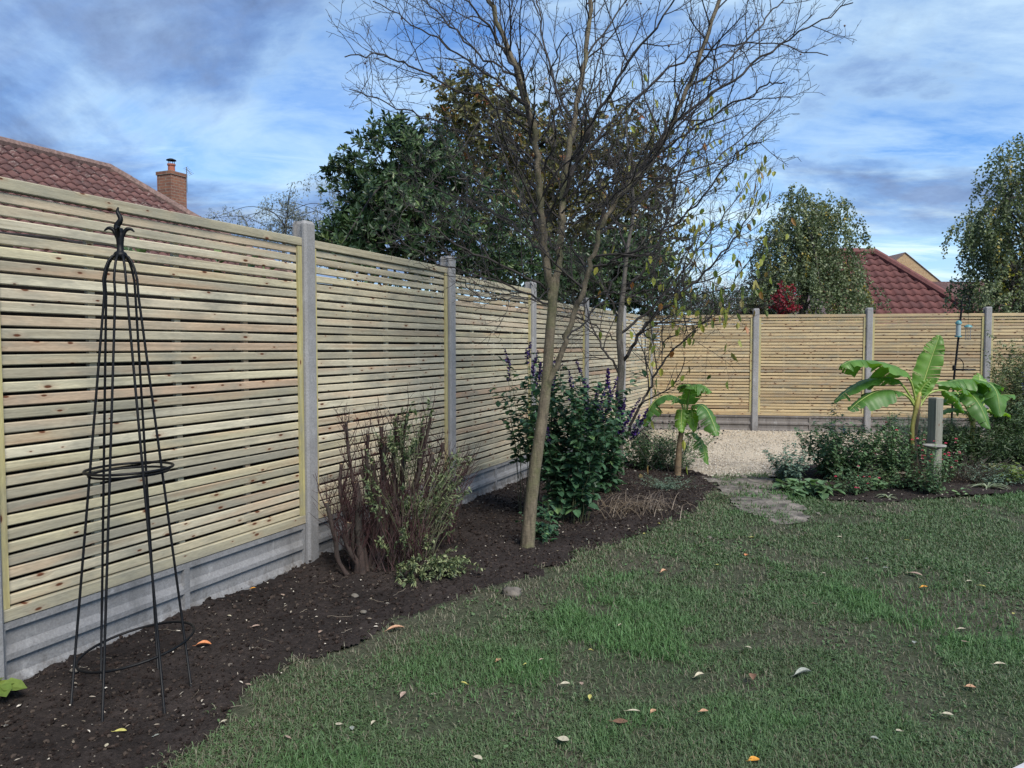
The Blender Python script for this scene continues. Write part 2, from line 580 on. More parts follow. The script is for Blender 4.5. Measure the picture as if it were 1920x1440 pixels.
def soilmat():
    m, t, b = newmat('damp_dark_soil')
    o = nn(t, 'ShaderNodeTexCoord').outputs['Object']
    n1 = noise(t, o, 2.2, 5, .6)
    n2 = noise(t, o, 45, 6, .7)
    n3 = noise(t, o, 160, 3, .7)
    c = mixc(t, ramp(t, n1, [(.35, 0.0), (.65, 1.0)]), (.020, .0165, .016), (.044, .036, .034))
    c = mixc(t, 1.0, c, ramp(t, n2, [(.3, (.5, .5, .5)), (.7, (1.5, 1.45, 1.4))]), 'MULTIPLY')
    c = mixc(t, ramp(t, n3, [(.66, 0.0), (.72, .7)]), c, (.13, .105, .085))
    t.links.new(c, b.inputs['Base Color'])
    b.inputs['Roughness'].default_value = .95
    b.inputs['Specular IOR Level'].default_value = .15
    bump(t, b, mth(t, 'ADD', n2, mth(t, 'MULTIPLY', n3, .5)), .9, .02)
    return m


M['soil'] = soilmat()


def lawnbase():
    m, t, b = newmat('lawn_thatch')
    o = nn(t, 'ShaderNodeTexCoord').outputs['Object']
    n1 = noise(t, o, 1.1, 5, .6)
    n2 = noise(t, o, 60, 5, .7)
    c = mixc(t, ramp(t, n1, [(.38, 0.0), (.62, 1.0)]), (.052, .066, .038), (.072, .070, .050))
    c = mixc(t, 1.0, c, ramp(t, n2, [(.3, (.45, .45, .45)), (.7, (1.5, 1.5, 1.5))]), 'MULTIPLY')
    t.links.new(c, b.inputs['Base Color'])
    b.inputs['Roughness'].default_value = .95
    b.inputs['Specular IOR Level'].default_value = .15
    bump(t, b, n2, .8, .02)
    return m


M['lawn'] = lawnbase()


def gravelmat():
    m, t, b = newmat('cream_gravel')
    o = nn(t, 'ShaderNodeTexCoord').outputs['Object']
    vo = nn(t, 'ShaderNodeTexVoronoi', {'Vector': o, 'Scale': 110.0})
    cc = nn(t, 'ShaderNodeSeparateColor', {0: vo.outputs['Color']}).outputs[0]
    c = ramp(t, cc, [(0, (.46, .38, .28)), (.35, (.62, .53, .41)), (.7, (.66, .58, .46)), (1, (.52, .42, .31))])
    c = mixc(t, 1.0, c, ramp(t, vo.outputs['Distance'], [(.35, (1, 1, 1)), (.75, (.55, .55, .55))]), 'MULTIPLY')
    n1 = noise(t, o, 1.3, 5, .6, .4)
    n4 = noise(t, o, 9, 5, .7, .4)
    ys = nn(t, 'ShaderNodeSeparateXYZ', {0: o}).outputs[1]
    near = nn(t, 'ShaderNodeMapRange', {0: ys, 1: 11.0, 2: 8.6, 3: -.06, 4: .14}).outputs[0]
    c = mixc(t, ramp(t, mth(t, 'ADD', mth(t, 'MULTIPLY', mth(t, 'ADD', n1, n4), .5), near), [(.50, 0.0), (.66, .75)]), c, (.19, .165, .14))
    t.links.new(c, b.inputs['Base Color'])
    b.inputs['Roughness'].default_value = .9
    bump(t, b, vo.outputs['Distance'], .7, .012)
    return m


M['gravel'] = gravelmat()
M['pathm'] = simple('trodden_earth', (.125, .11, .095), .95, 0, 9, .85, .6)
M['stone'] = simple('worn_grey_stone', (.23, .22, .20), .9, 0, 12, .35, .4)
M['meadow'] = simple('distant_grass', (.05, .065, .03), .95, 0, .5, .4)
M['chip'] = leafmat('pale_chips', [(0, (.10, .085, .065)), (.5, (.26, .22, .17)), (1, (.55, .51, .44))], trans=0)
M['clod'] = leafmat('soil_clods', [(0, (.015, .011, .010)), (.6, (.040, .029, .025)), (.95, (.07, .055, .045)), (1, (.16, .14, .12))], rough=.95, trans=0, spec=.1)


def tilemat(name, a_, b_, lich=.35):
    m, t, b = newmat(name)
    o = nn(t, 'ShaderNodeTexCoord').outputs['Object']
    a = nn(t, 'ShaderNodeAttribute', attribute_name='tint').outputs['Fac']
    c = mixc(t, a, a_, b_)
    n1 = noise(t, o, 9, 6, .7)
    n2 = noise(t, o, 1.2, 4, .6)
    c = mixc(t, 1.0, c, ramp(t, n1, [(.3, (.8, .8, .8)), (.7, (1.15, 1.15, 1.15))]), 'MULTIPLY')
    c = mixc(t, ramp(t, mth(t, 'ADD', n1, mth(t, 'MULTIPLY', n2, .3)), [(.72, 0.0), (.80, lich)]), c, (.40, .37, .33))
    t.links.new(c, b.inputs['Base Color'])
    b.inputs['Roughness'].default_value = .8
    return m


M['tile'] = tilemat('brown_red_roof_tile', (.070, .031, .029), (.125, .054, .047))
M['tile2'] = tilemat('maroon_roof_tile', (.085, .027, .026), (.12, .038, .034), .05)
M['ridge'] = simple('mortared_ridge_tile', (.17, .11, .095), .9, 0, 14, .45, .3)


def brickmat(name, c1, c2, mort, sc=1.0):
    m, t, b = newmat(name)
    o = nn(t, 'ShaderNodeTexCoord').outputs['Object']
    s0 = nn(t, 'ShaderNodeSeparateXYZ', {0: o})
    v = nn(t, 'ShaderNodeCombineXYZ', {0: mth(t, 'ADD', s0.outputs[0], s0.outputs[1]), 1: s0.outputs[2], 2: 0.0}).outputs[0]
    br = nn(t, 'ShaderNodeTexBrick', {'Vector': v, 'Color1': c1 + (1,), 'Color2': c2 + (1,), 'Mortar': mort + (1,), 'Scale': sc,
                                      'Brick Width': .225, 'Row Height': .075, 'Mortar Size': .006, 'Bias': 0.0})
    n1 = noise(t, o, 14, 5, .6)
    c = mixc(t, 1.0, br.outputs[0], ramp(t, n1, [(.3, (.75, .75, .75)), (.7, (1.2, 1.2, 1.2))]), 'MULTIPLY')
    t.links.new(c, b.inputs['Base Color'])
    b.inputs['Roughness'].default_value = .9
    bump(t, b, br.outputs['Fac'], -.4, .01)
    return m


M['brick'] = brickmat('orange_brown_brick', (.24, .105, .062), (.17, .075, .05), (.23, .19, .15))
M['ybrick'] = brickmat('buff_brick', (.42, .28, .15), (.36, .23, .12), (.34, .28, .2))
M['white'] = simple('white_painted_board', (.72, .71, .68), .6)
M['pot'] = simple('terracotta', (.30, .10, .06), .8, 0, 20, .2)
M['steel'] = simple('dull_steel', (.22, .22, .23), .45, .8)
M['glass'] = simple('dark_window_glass', (.02, .025, .03), .1)
M['teal'] = simple('teal_plastic', (.07, .21, .23), .45)
M['clear'] = simple('milky_feeder_tube', (.28, .34, .35), .3)
M['slab'] = simple('pale_paving_slab', (.42, .40, .42), .85, 0, 18, .2, .3)

# ================================================================== FENCES
POST_W, POST_D = .106, .10
BAY = 1.931
P0 = Vector((.4357 * 4.83 - 3.443, 4.83))        # the tall post nearest to the camera


def fence_panel(parent, tagname, x0, z0, L, H, nslat, mat, rail, seed):
    """panel in the fence's own frame: X along, Y towards the garden, Z up; returns the slat mesh as the panel part"""
    r = random.Random(seed)
    mb = MB()
    rt, rb = .052, .055
    z1 = z0 + H
    gap = (H - rt - rb) / nslat
    fh = gap * .782
    for i in range(nslat):
        z = z0 + rb + gap * (i + .5)
        l = L - .05
        sag = r.uniform(-.0028, .0028)
        n = 7
        # a board as a chain of short chamfered boxes would break the grain: bend it as one strip instead
        hx, hy, hz, ch = l / 2, .008, fh / 2, .004
        pr = [(-hy, -hz), (hy - ch, -hz), (hy, -hz + ch), (hy, hz - ch), (hy - ch, hz), (-hy, hz)]
        v = []
        a0 = r.uniform(-.0032, .0032); a1 = r.uniform(-.0032, .0032)
        yo = r.uniform(-.0015, .0015)
        for k in range(n):
            t = k / (n - 1)
            zo = a0 * (1 - t) + a1 * t + sag * math.sin(t * math.pi) * 1.5
            for (y, zz_) in pr:
                v.append((x0 + L / 2 - hx + 2 * hx * t, y + .006 + yo, z + zz_ + zo))
        q = [[k * 6 + j, k * 6 + (j + 1) % 6, (k + 1) * 6 + (j + 1) % 6, (k + 1) * 6 + j] for k in range(n - 1) for j in range(6)]
        e = (n - 1) * 6
        q += [[0, 5, 4, 1], [1, 4, 3, 2], [e, e + 1, e + 4, e + 5], [e + 1, e + 2, e + 3, e + 4]]
        mb.add(v, q, a=r.random())
    pan = mb.build(tagname, mat, parent)
    for nm, zc, hh, yy in (('top_rail', z1 - rt / 2, rt, .0), ('bottom_rail', z0 + rb / 2, rb, .0)):
        m = MB(); m.bbox((x0 + L / 2, .012, zc), (L, .036, hh), .004, a=r.random()); m.build(nm, rail, pan)
    for xx in (x0 + .0285, x0 + L - .0285):
        m = MB(); m.box((xx, .0215, z0 + H / 2), (.055, .014, H - rt - rb - .004), a=r.random()); m.build('side_batten', M['batten'], pan)
    for f_ in (.25, .5, .75):
        m = MB(); m.box((x0 + L * f_, -.0135, z0 + H / 2), (.036, .022, H - rt - rb - .004), a=r.random()); m.build('rear_batten', mat, pan)
    return pan


def gravel_board(parent, x0, z0, L, mat):
    m = MB()
    # cross-section from top to bottom: rim, recess, sloping ledge, rib, recess, sloping ledge, rim
    y1, y0 = .026, .008
    prof_f = [(y1, .298), (y1, .268), (y0, .264), (y0, .195), (y1, .163), (y1, .138), (y0, .134), (y0, .068), (y1, .036), (y1, .0)]
    prof_e = [(y1, z) for _, z in prof_f]
    xs = []
    w_ = .035
    segs = [(0, w_, 0), (w_ + .004, L / 2 - w_ / 2 - .004, 1), (L / 2 - w_ / 2, L / 2 + w_ / 2, 0), (L / 2 + w_ / 2 + .004, L - w_ - .004, 1), (L - w_, L, 0)]
    st = []
    for a_, b_, k in segs:
        st.append((a_, k)); st.append((b_, k))
    v = []
    for x, k in st:
        for (y, z) in (prof_f if k else prof_e):
            v.append((x0 + x, y, z0 + z))
    n = len(prof_f)
    q = [[i * n + j, i * n + j + 1, (i + 1) * n + j + 1, (i + 1) * n + j] for i in range(len(st) - 1) for j in range(n - 1)]
    m.add(v, q)
    m.add([(x0, -.024, z0), (x0 + L, -.024, z0), (x0 + L, -.024, z0 + .298), (x0, -.024, z0 + .298), (x0, y1, z0 + .298), (x0 + L, y1, z0 + .298)],
          [[0, 3, 2, 1], [3, 4, 5, 2]])
    return m.build('gravel_board', mat, parent)


def conc_post(parent, x, z0, z1, seed=0):
    m = MB()
    hw, f, bk, ch = POST_W / 2, .060, -.055, .014
    sl, sw = .030, .022     # slot half thickness and depth
    pr = [(-hw, f - ch), (-hw + ch, f), (hw - ch, f), (hw, f - ch), (hw, sl), (hw - sw, sl), (hw - sw, -sl), (hw, -sl),
          (hw, bk + ch), (hw - ch, bk), (-hw + ch, bk), (-hw, bk + ch), (-hw, -sl), (-hw + sw, -sl), (-hw + sw, sl), (-hw, sl)]
    n = len(pr)
    zs = [z0, z1 - .02, z1]
    v = []
    for i, z in enumerate(zs):
        k = .82 if i == 2 else 1
        for (a_, b_) in pr:
            v.append((x + a_ * k, b_ * k, z))
    q = [[i * n + j, i * n + (j + 1) % n, (i + 1) * n + (j + 1) % n, (i + 1) * n + j] for i in range(2) for j in range(n)]
    T = 2 * n
    q += [[T + 3, T + 2, T + 1, T + 0], [T + 3, T + 0, T + 15, T + 4], [T + 4, T + 15, T + 14, T + 5], [T + 5, T + 14, T + 13, T + 6], [T + 6, T + 13, T + 12, T + 7], [T + 7, T + 12, T + 11, T + 8], [T + 8, T + 11, T + 10, T + 9]]
    m.add(v, [list(reversed(k)) for k in q])
    return m.build('concrete_post', M['post'], parent)


# long fence: frame X = along the fence away from the camera, Y = towards the garden (so it is mirrored into place by a
# rotation of the frame whose X points back towards the camera)
fl = empty('slatted_fence', (P0.x, P0.y, 0), math.atan2(-FD.y, -FD.x), 'long pale timber slat fence with grey concrete posts running beside the soil border', 'fence')
LOCAL.add(fl.name)
# in this frame +X runs towards the camera, +Y = rotate(+X, 90deg)
tops = {-1: 2.19, 0: 2.19, 1: 2.19, 2: 2.14, 3: 2.035, 4: 2.04, 5: 2.04}
for i in range(-1, 6):          # panel i spans post i-1 .. post i
    top = tops[i]
    xs = -i * BAY
    L = BAY - POST_W + 2 * .018 + (.09 if i <= 0 else 0)
    if i < 0: xs += .09
    p = fence_panel(fl, 'fence_panel', xs + POST_W / 2 - .018, top - 1.83, L, 1.83, 31, M['slat'], M['rail'], 100 + i)
    gravel_board(fl, xs + POST_W / 2 - .018, top - 1.83 - .300, L, M['board'])
for i in range(-2, 6):
    ztop = {-2: 2.30, -1: 2.30, 0: 2.30, 1: 2.29, 2: 2.22, 3: 2.16, 4: 2.15, 5: 2.15}[i]
    conc_post(fl, -i * BAY + (.09 if i == -1 else .18 if i == -2 else 0), -.25, ztop)

C0 = Vector((.4357 * 13.68 - 3.443, 13.68))
BD = Vector((5.74, -.90)).normalized()
fb = empty('slatted_fence', (C0.x - BD.x * .04, C0.y - BD.y * .04, 0), math.atan2(BD.y, BD.x), 'honey-coloured timber slat fence across the back behind the gravel and bananas', 'fence')
LOCAL.add(fb.name)
# here +X runs right; the garden is on -Y, so the builder's garden side has to be turned round: use the opposite frame
fb.rotation_euler = (0, 0, math.atan2(-BD.y, -BD.x))
BB = 1.905
for i in range(1, 6):
    xs = -i * BB
    L = BB - POST_W + .036
    fence_panel(fb, 'fence_panel', xs + POST_W / 2 - .018, .27, L, 1.80, 31, M['slat_warm'], M['slat_warm'], 200 + i)
    gravel_board(fb, xs + POST_W / 2 - .018, -.03, L, M['board_dark'])
    conc_post(fb, -i * BB, -.25, 2.18)

# ================================================================== GROUND ZONES
edge_px = [(330, 1440), (420, 1362), (470, 1312), (560, 1252), (680, 1200), (760, 1165), (830, 1140), (900, 1110), (990, 1085), (1060, 1055),
           (1120, 1028), (1180, 1008), (1240, 988), (1290, 965), (1320, 940), (1340, 915), (1335, 893)]
edge = [G(*p).xy for p in edge_px]
near = Vector((-1.35, 1.6)); near2 = Vector((-2.0, .2))
bedback = [G(*p).xy for p in ((1300, 884), (1250, 872), (1200, 866), (1150, 862))]
fp = lambda y: Vector((.4357 * y - 3.443, y))
soil_poly = [near2, near] + edge + bedback + [fp(9.2) - FN * .12, fp(7) - FN * .12, fp(3) - FN * .12, fp(.2) - FN * .12]
rb_px = [(1450, 890), (1458, 912), (1490, 930), (1540, 938), (1620, 942), (1700, 942), (1800, 933), (1920, 926), (2300, 915)]
rb_back = [(2300, 815), (1920, 828), (1800, 838), (1720, 846), (1640, 860), (1560, 872), (1480, 876)]
rbed_poly = [G(*p).xy for p in rb_px + rb_back]
path_poly = [G(*p).xy for p in ((1325, 897), (1345, 920), (1372, 945), (1400, 965), (1440, 985), (1510, 985), (1530, 972), (1490, 945), (1456, 918), (1452, 893))]
gravel_poly = [fp(8.6) - FN * .10, fp(13.68) - FN * .10, C0 + BD * 12, G(2300, 818).xy] + [G(*p).xy for p in rb_back[1:]] + [G(1452, 893).xy, G(1335, 897).xy] + bedback
lawn_poly = [near] + edge + [G(1335, 893).xy, G(1452, 890).xy] + [G(*p).xy for p in rb_px[1:]] + [Vector((12, 7.5)), Vector((12, -3)), Vector((-2, -3)), near2]


def sheet(name, poly, cell, zoff, mat, disp=None, grow=0.0, box=None, ledge=None):
    xs = [p[0] for p in poly]; ys = [p[1] for p in poly]
    x0, x1, y0, y1 = box or (min(xs), max(xs), min(ys), max(ys))
    x0 = max(x0, min(xs)); x1 = min(x1, max(xs)); y0 = max(y0, min(ys)); y1 = min(y1, max(ys))
    nx = int((x1 - x0) / cell) + 2; ny = int((y1 - y0) / cell) + 2
    X, Y = np.meshgrid(x0 + np.arange(nx) * cell, y0 + np.arange(ny) * cell, indexing='ij')
    cxm = (X[:-1, :-1] + cell / 2); cym = (Y[:-1, :-1] + cell / 2)
    jx = (vnoise(cxm, cym, 6, 3) - .5) * .16; jy = (vnoise(cxm, cym, 6, 4) - .5) * .16
    keep = inpoly(cxm + jx * grow, cym + jy * grow, [(p[0], p[1]) for p in poly])
    Z = gh(X, Y) + zoff
    if disp is not None: Z = Z + disp(X, Y)
    idx = np.arange(nx * ny).reshape(nx, ny)
    q = np.stack([idx[:-1, :-1], idx[1:, :-1], idx[1:, 1:], idx[:-1, 1:]], -1)[keep]
    used = np.unique(q)
    mp = np.full(nx * ny, -1); mp[used] = np.arange(len(used))
    m = MB()
    m.add(np.stack([X, Y, Z], -1).reshape(-1, 3)[used], mp[q])
    o = m.build(name, mat, smooth=True)
    return tag(o, kind='structure')


def soil_disp(X, Y):
    a = (vnoise(X, Y, 2.2, 1, 3) - .5) * .05
    b = np.abs(vnoise(X, Y, 14, 2, 4) - .5) * .05
    c = vnoise(X, Y, 38, 5, 3) ** 2 * .022
    return a + b + c


m = MB()
m.add([(-400, -200, -.14), (400, -200, -.14), (400, 900, -.14), (-400, 900, -.14)], [[0, 1, 2, 3]])
tag(m.build('ground', M['meadow']), kind='structure')
def lawn_disp(X, Y):
    ins = np.zeros(X.shape, bool)
    jx = (vnoise(X, Y, 6, 3) - .5) * .16; jy = (vnoise(X, Y, 6, 4) - .5) * .16
    for pl in (soil_poly, rbed_poly, gravel_poly):
        e_ = np.ones(X.shape, bool)
        for ox, oy in ((.05, .05), (-.05, .05), (.05, -.05), (-.05, -.05)):
            e_ &= inpoly(X + jx + ox, Y + jy + oy, [(p[0], p[1]) for p in pl])
        ins |= e_
    return (vnoise(X, Y, 1.5, 8, 3) - .5) * .04 - .075 * ins


lawn_o = sheet('lawn', [(-3.5, .3), (9.5, .3), (9.5, 9.6), (-3.5, 9.6)], .05, .0, M['lawn'], lawn_disp, 0)
sheet('soil_border', soil_poly, .018, -.006, M['soil'], soil_disp, 1.0, box=(-4, 4, 2.0, 9.5))
rbed_o = sheet('flower_bed_soil', rbed_poly, .03, .006, M['soil'], soil_disp, 1.0, box=(3, 10, 7, 13))
sheet('gravel_yard', gravel_poly, .05, -.004, M['gravel'], lambda X, Y: (vnoise(X, Y, 1.2, 9, 3) - .5) * .05 + vnoise(X, Y, 16, 6, 2) * .014, .5)
sheet('path', path_poly, .03, .016, M['pathm'], lambda X, Y: (vnoise(X, Y, 7, 7, 3) - .5) * .05, 2.6)

M['pathstone'] = simple('muddy_stone', (.14, .125, .105), .95, 0, 9, .6, .5)
# sunken stepping stones, trodden into the mud
def slab_stone(name, px, py, rx, ry, z=.0, lab=None, grp=None):
    c = G(px, py)
    m = MB(); n = 12
    an = np.linspace(0, 2 * math.pi, n, endpoint=False)
    rr = 1 + (rng.random(n) - .5) * .35
    ring = np.stack([c.x + rx * np.cos(an) * rr, c.y + ry * np.sin(an) * rr, np.full(n, c.z + .018 + z)], 1)
    low_ = ring.copy(); low_[:, 2] -= .05; low_[:, :2] = np.array(c.xy) + (low_[:, :2] - np.array(c.xy)) * 1.06
    v = np.concatenate([low_, ring, [[c.x, c.y, c.z + .022 + z]]])
    q = [[i, (i + 1) % n, n + (i + 1) % n, n + i] for i in range(n)]
    t = [[n + i, n + (i + 1) % n, 2 * n] for i in range(n)]
    m.add(v, q, t)
    o = m.build(name, M['pathstone'], origin=c)
    return tag(o, lab, 'stone', grp)


SL = 'worn flat grey stone trodden into the muddy path between lawn and gravel'
for (px, py, rx, ry) in ((1395, 926, .17, .07), (1380, 906, .16, .07), (1452, 942, .15, .08), (1470, 962, .16, .07), (1440, 925, .10, .05)):
    slab_stone('stepping_stone', px, py, rx, ry, -.004, SL, 'worn stones of the muddy path')

c = G(1930, 1428)
m = MB(); m.box((c.x + .26, c.y - .22, c.z + .0), (.6, .6, .05), rz=.5)
tag(m.build('paving_slab', M['slab'], origin=(c.x + .26, c.y - .22, c.z - .02)), 'pale smooth paving slab at the edge of the lawn in the bottom right corner', 'paving slab')

# ================================================================== GRASS
def in_view(x, y, mpx=60):
    px = 960 + x / y * F
    return (px > -mpx) & (px < 1920 + mpx)


def make_grass():
    pts = []
    for (y0, y1, dens) in ((2.35, 2.9, 19000), (2.9, 3.6, 15500), (3.6, 4.6, 11000), (4.6, 6.0, 7000), (6.0, 7.6, 4600), (7.6, 9.0, 3400)):
        xa, xb = -1.8, y1 * .72 + 1.6
        n = int((xb - xa) * (y1 - y0) * dens)
        pts.append(np.stack([rng.uniform(xa, xb, n), rng.uniform(y0, y1, n)], 1))
    p = np.concatenate(pts)
    jx = (vnoise(p[:, 0], p[:, 1], 6, 3) - .5) * .30 + rng.normal(0, .03, len(p)); jy = (vnoise(p[:, 0], p[:, 1], 6, 4) - .5) * .30 + rng.normal(0, .03, len(p))
    ok = inpoly(p[:, 0] + jx, p[:, 1] + jy, [(k[0], k[1]) for k in lawn_poly]) & (in_view(p[:, 0], p[:, 1]) | (in_view(p[:, 0], p[:, 1], 1500) & (rng.random(len(p)) < .4)))
    onp = inpoly(p[:, 0] + jx * 1.6 + rng.normal(0, .05, len(p)), p[:, 1] + jy * 1.6 + rng.normal(0, .07, len(p)), [(k[0], k[1]) for k in path_poly])
    ok &= ~onp | (rng.random(len(p)) < .22 + .6 * (vnoise(p[:, 0], p[:, 1], 7, 33, 2) > .56))
    p = p[ok]
    big = vnoise(p[:, 0], p[:, 1], 1.1, 12, 4)
    mid = vnoise(p[:, 0], p[:, 1], 5.5, 13, 3)
    bare = vnoise(p[:, 0], p[:, 1], 2.3, 14, 4)
    # thinner near the border edge and around bare patches
    keep = rng.random(len(p)) < np.clip(1.12 - 1.5 * sstep(.54, .66, bare), .22, 1)
    p, big, mid, bare = p[keep], big[keep], mid[keep], bare[keep]
    # distance to the border edge
    ex = np.array([(e.x, e.y) for e in edge])
    dmin = np.full(len(p), 9.0)
    for i in range(len(ex) - 1):
        a_, b_ = ex[i], ex[i + 1]
        ab = b_ - a_; t = np.clip(((p - a_) @ ab) / (ab @ ab), 0, 1)
        dmin = np.minimum(dmin, np.linalg.norm(p - (a_ + t[:, None] * ab), axis=1))
    n = len(p)
    dist = p[:, 1]
    lush = np.clip((big - .42) * 4 + (mid - .5) * 1.5, 0, 1) * sstep(.0, .5, dmin)
    L = (.022 + .026 * rng.random(n) + .030 * lush * rng.random(n)) * (.85 + .05 * dist)
    W = (.0026 + .0016 * rng.random(n)) * np.clip(dist / 3.0, 1, 2.6)
    an = rng.uniform(0, 2 * math.pi, n) + (mid - .5) * 3
    lean = np.clip(rng.normal(.95, .35, n) - .25 * lush, .15, 1.45)
    h = np.stack([np.cos(an), np.sin(an), np.zeros(n)], 1)
    z = np.array([0, 0, 1.])
    base = np.stack([p[:, 0], p[:, 1], gh(p[:, 0], p[:, 1]) + (vnoise(p[:, 0], p[:, 1], 1.5, 8, 3) - .5) * .04 - .003], 1)
    s_ = np.stack([-np.sin(an), np.cos(an), np.zeros(n)], 1)
    d1 = h * np.sin(lean * .6)[:, None] + z * np.cos(lean * .6)[:, None]
    l2 = lean * 1.5
    d2 = h * np.sin(l2)[:, None] + z * np.cos(l2)[:, None]
    mdl = base + d1 * (L * .5)[:, None]
    tip = mdl + d2 * (L * .55)[:, None]
    tip[:, 2] = np.maximum(tip[:, 2], base[:, 2] + .004)
    tw = rng.normal(0, .4, n)[:, None]
    s2 = s_ + h * tw
    v = np.stack([base - s_ * W[:, None] / 2, base + s_ * W[:, None] / 2, mdl + s2 * W[:, None] * .45, mdl - s2 * W[:, None] * .45, tip], 1).reshape(-1, 3)
    o = np.arange(n)[:, None] * 5
    nc = 16000
    dead = rng.random(n) < (.10 + .30 * sstep(.45, .1, dmin) + .30 * sstep(.5, .66, bare) - .18 * lush)
    tint = np.where(dead, .02 + .26 * rng.random(n), .40 + .24 * lush + .26 * rng.random(n) * (.6 + .4 * lush))
    m = MB()
    m.add(v, o + np.array([[0, 1, 2, 3]]), o + np.array([[3, 2, 4]]), a=np.repeat(tint, 5))
    gm = leafmat('grass_blade', [(0, (.22, .20, .145)), (.3, (.13, .13, .088)), (.36, (.098, .130, .070)), (.6, (.098, .166, .072)), (.85, (.094, .196, .068)), (1, (.19, .28, .12))], rough=.5, trans=.25, spec=.3)
    # clover and moss-like small leaves between the blades
    wt = vnoise(p[:, 0], p[:, 1], 1.9, 31, 3)
    ids = np.nonzero((wt > .53) & (rng.random(n) < .11))[0]
    for _ in range(3):
        dd = rvec(len(ids)); dd[:, 2] = np.abs(dd[:, 2]) * .35
        m.leaves(base[ids] + dd * .006 + np.array([0, 0, .008]), dd, np.tile([0, 0, 1.], (len(ids), 1)) + rvec(len(ids)) * .3,
                 (.008 + .007 * rng.random(len(ids))) * np.clip(dist[ids] / 3, 1, 1.8), (.007 + .005 * rng.random(len(ids))) * np.clip(dist[ids] / 3, 1, 1.8), fold=.2, a=rng.uniform(.4, .8, len(ids)))
    tag(m.build('grass', gm), 'short patchy lawn grass', 'grass', kind='stuff')
    return n


print('grass blades', make_grass())

# ---- crumbs of soil and pale chips in the two beds, loose gravel stones
def scatter(poly, n, box, wfun=None):
    x = rng.uniform(box[0], box[1], n * 3); y = box[2] + (box[3] - box[2]) * rng.random(n * 3) ** 1.5
    ok = inpoly(x, y, [(k[0], k[1]) for k in poly]) & in_view(x, y)
    return x[ok][:n], y[ok][:n]


x, y = scatter(soil_poly, 15000, (-2.6, 3.5, 2.3, 9.2))
x2, y2 = scatter(rbed_poly, 2500, (3, 9, 7.2, 9.5))
m = MB()
for X_, Y_ in ((x, y), (x2, y2)):
    zz_ = gh(X_, Y_) - .004 + soil_disp(X_, Y_)
    rr = .002 + .009 * rng.random(len(X_)) ** 5 + .001 * Y_ * .6
    for i in range(len(X_)):
        m.blob((X_[i], Y_[i], zz_[i] + rr[i] * .3), rr[i], (1, 1, .7), .35, rings=3, seg=4, a=rng.random() ** 1.6)
tag(m.build('soil_crumbs', M['clod']), 'dark crumbs of soil and small stones in the beds', 'soil crumbs', kind='stuff')
x, y = scatter(soil_poly, 950, (-2.6, 3.5, 2.3, 9.2))
x2, y2 = scatter(rbed_poly, 420, (3, 9, 7.2, 9.5))
X_ = np.concatenate([x, x2]); Y_ = np.concatenate([y, y2])
n = len(X_)
m = MB()
pos = np.stack([X_, Y_, gh(X_, Y_) + soil_disp(X_, Y_) + .006], 1)
d = rvec(n); d[:, 2] *= .25
m.leaves(pos, d, np.array([[0, 0, 1.]]) + rvec(n) * .4, (.006 + .018 * rng.random(n) ** 2.5) * (.8 + .09 * Y_), (.004 + .006 * rng.random(n)) * (.8 + .09 * Y_), fold=.5)
tag(m.build('wood_chips', M['chip']), 'pale chips and leaf scraps scattered over the dark soil', 'wood chips', kind='stuff')
# twigs lying on the soil
m = MB()
for i in range(200):
    xx, yy = float(rng.uniform(-2.2, 2.5)), float(2.4 + 5.5 * rng.random() ** 1.3)
    if not inpoly(np.array([xx]), np.array([yy]), [(k[0], k[1]) for k in soil_poly])[0]: continue
    an = rng.uniform(0, 6.28); l = rng.uniform(.03, .14)
    zb = float(gh(xx, yy) + soil_disp(np.array([xx]), np.array([yy]))[0]) + .008
    pts = [(xx + math.cos(an) * l * t + rng.normal(0, .004), yy + math.sin(an) * l * t + rng.normal(0, .004), zb + rng.normal(0, .003)) for t in np.linspace(0, 1, 5)]
    m.tube(pts, .0009, 3, a=rng.random() * .6)
tag(m.build('fallen_twigs', M['chip']), 'thin dry twigs lying on the dark soil', 'twigs', kind='stuff')
x, y = scatter(gravel_poly, 9000, (.5, 9, 8.5, 13.6))
m = MB()
for i in range(len(x)):
    r_ = .005 + .008 * rng.random()
    m.blob((x[i], y[i], float(gh(x[i], y[i])) + .012 + r_ * .3), r_, (1, 1, .7), .3, rings=3, seg=4, a=.45 + .55 * rng.random())
tag(m.build('gravel_stones', M['chip']), 'loose cream gravel stones', 'gravel', kind='stuff')

# ================================================================== OBELISK
ob_c = Vector((-1.575, 3.08, float(gh(-1.575, 3.08))))
ob = empty('garden_obelisk', ob_c, 0, 'black wrought iron garden obelisk with leafy finial standing on the soil border', 'obelisk')
LOCAL.add(ob.name)
TOPX = -.030
feet = [G(130, 1325), G(190, 1362), G(310, 1340), G(360, 1285), G(297, 1257), G(188, 1274)]
for ft in feet:
    f = ft - ob_c
    f = Vector((f.x, f.y, -.05))
    an = math.atan2(f.y, f.x)
    rr = math.hypot(f.x, f.y)
    ln = lambda z: TOPX * min(1, z / 1.9)
    z_sh = 1.62
    r_sh = .071
    pts = [(f.x, f.y, -.05)]
    for t in (.25, .5, .75, 1.0):
        z = -.05 + (z_sh + .05) * t
        r = rr + (r_sh - rr) * t
        pts.append((math.cos(an) * r + ln(z), math.sin(an) * r + ln(z) * 0, z))
    for t in (.25, .45, .62, .78, .9, 1.0):
        ph = t * math.pi / 2
        r = r_sh * math.cos(ph) ** .75 * (1 - .12 * t) + .006
        z = z_sh + .165 * math.sin(ph)
        pts.append((math.cos(an) * r + TOPX * .95, math.sin(an) * r, z))
    m = MB(); m.tube(pts, .0052, 8); m.build('leg', M['iron'], ob, smooth=True)


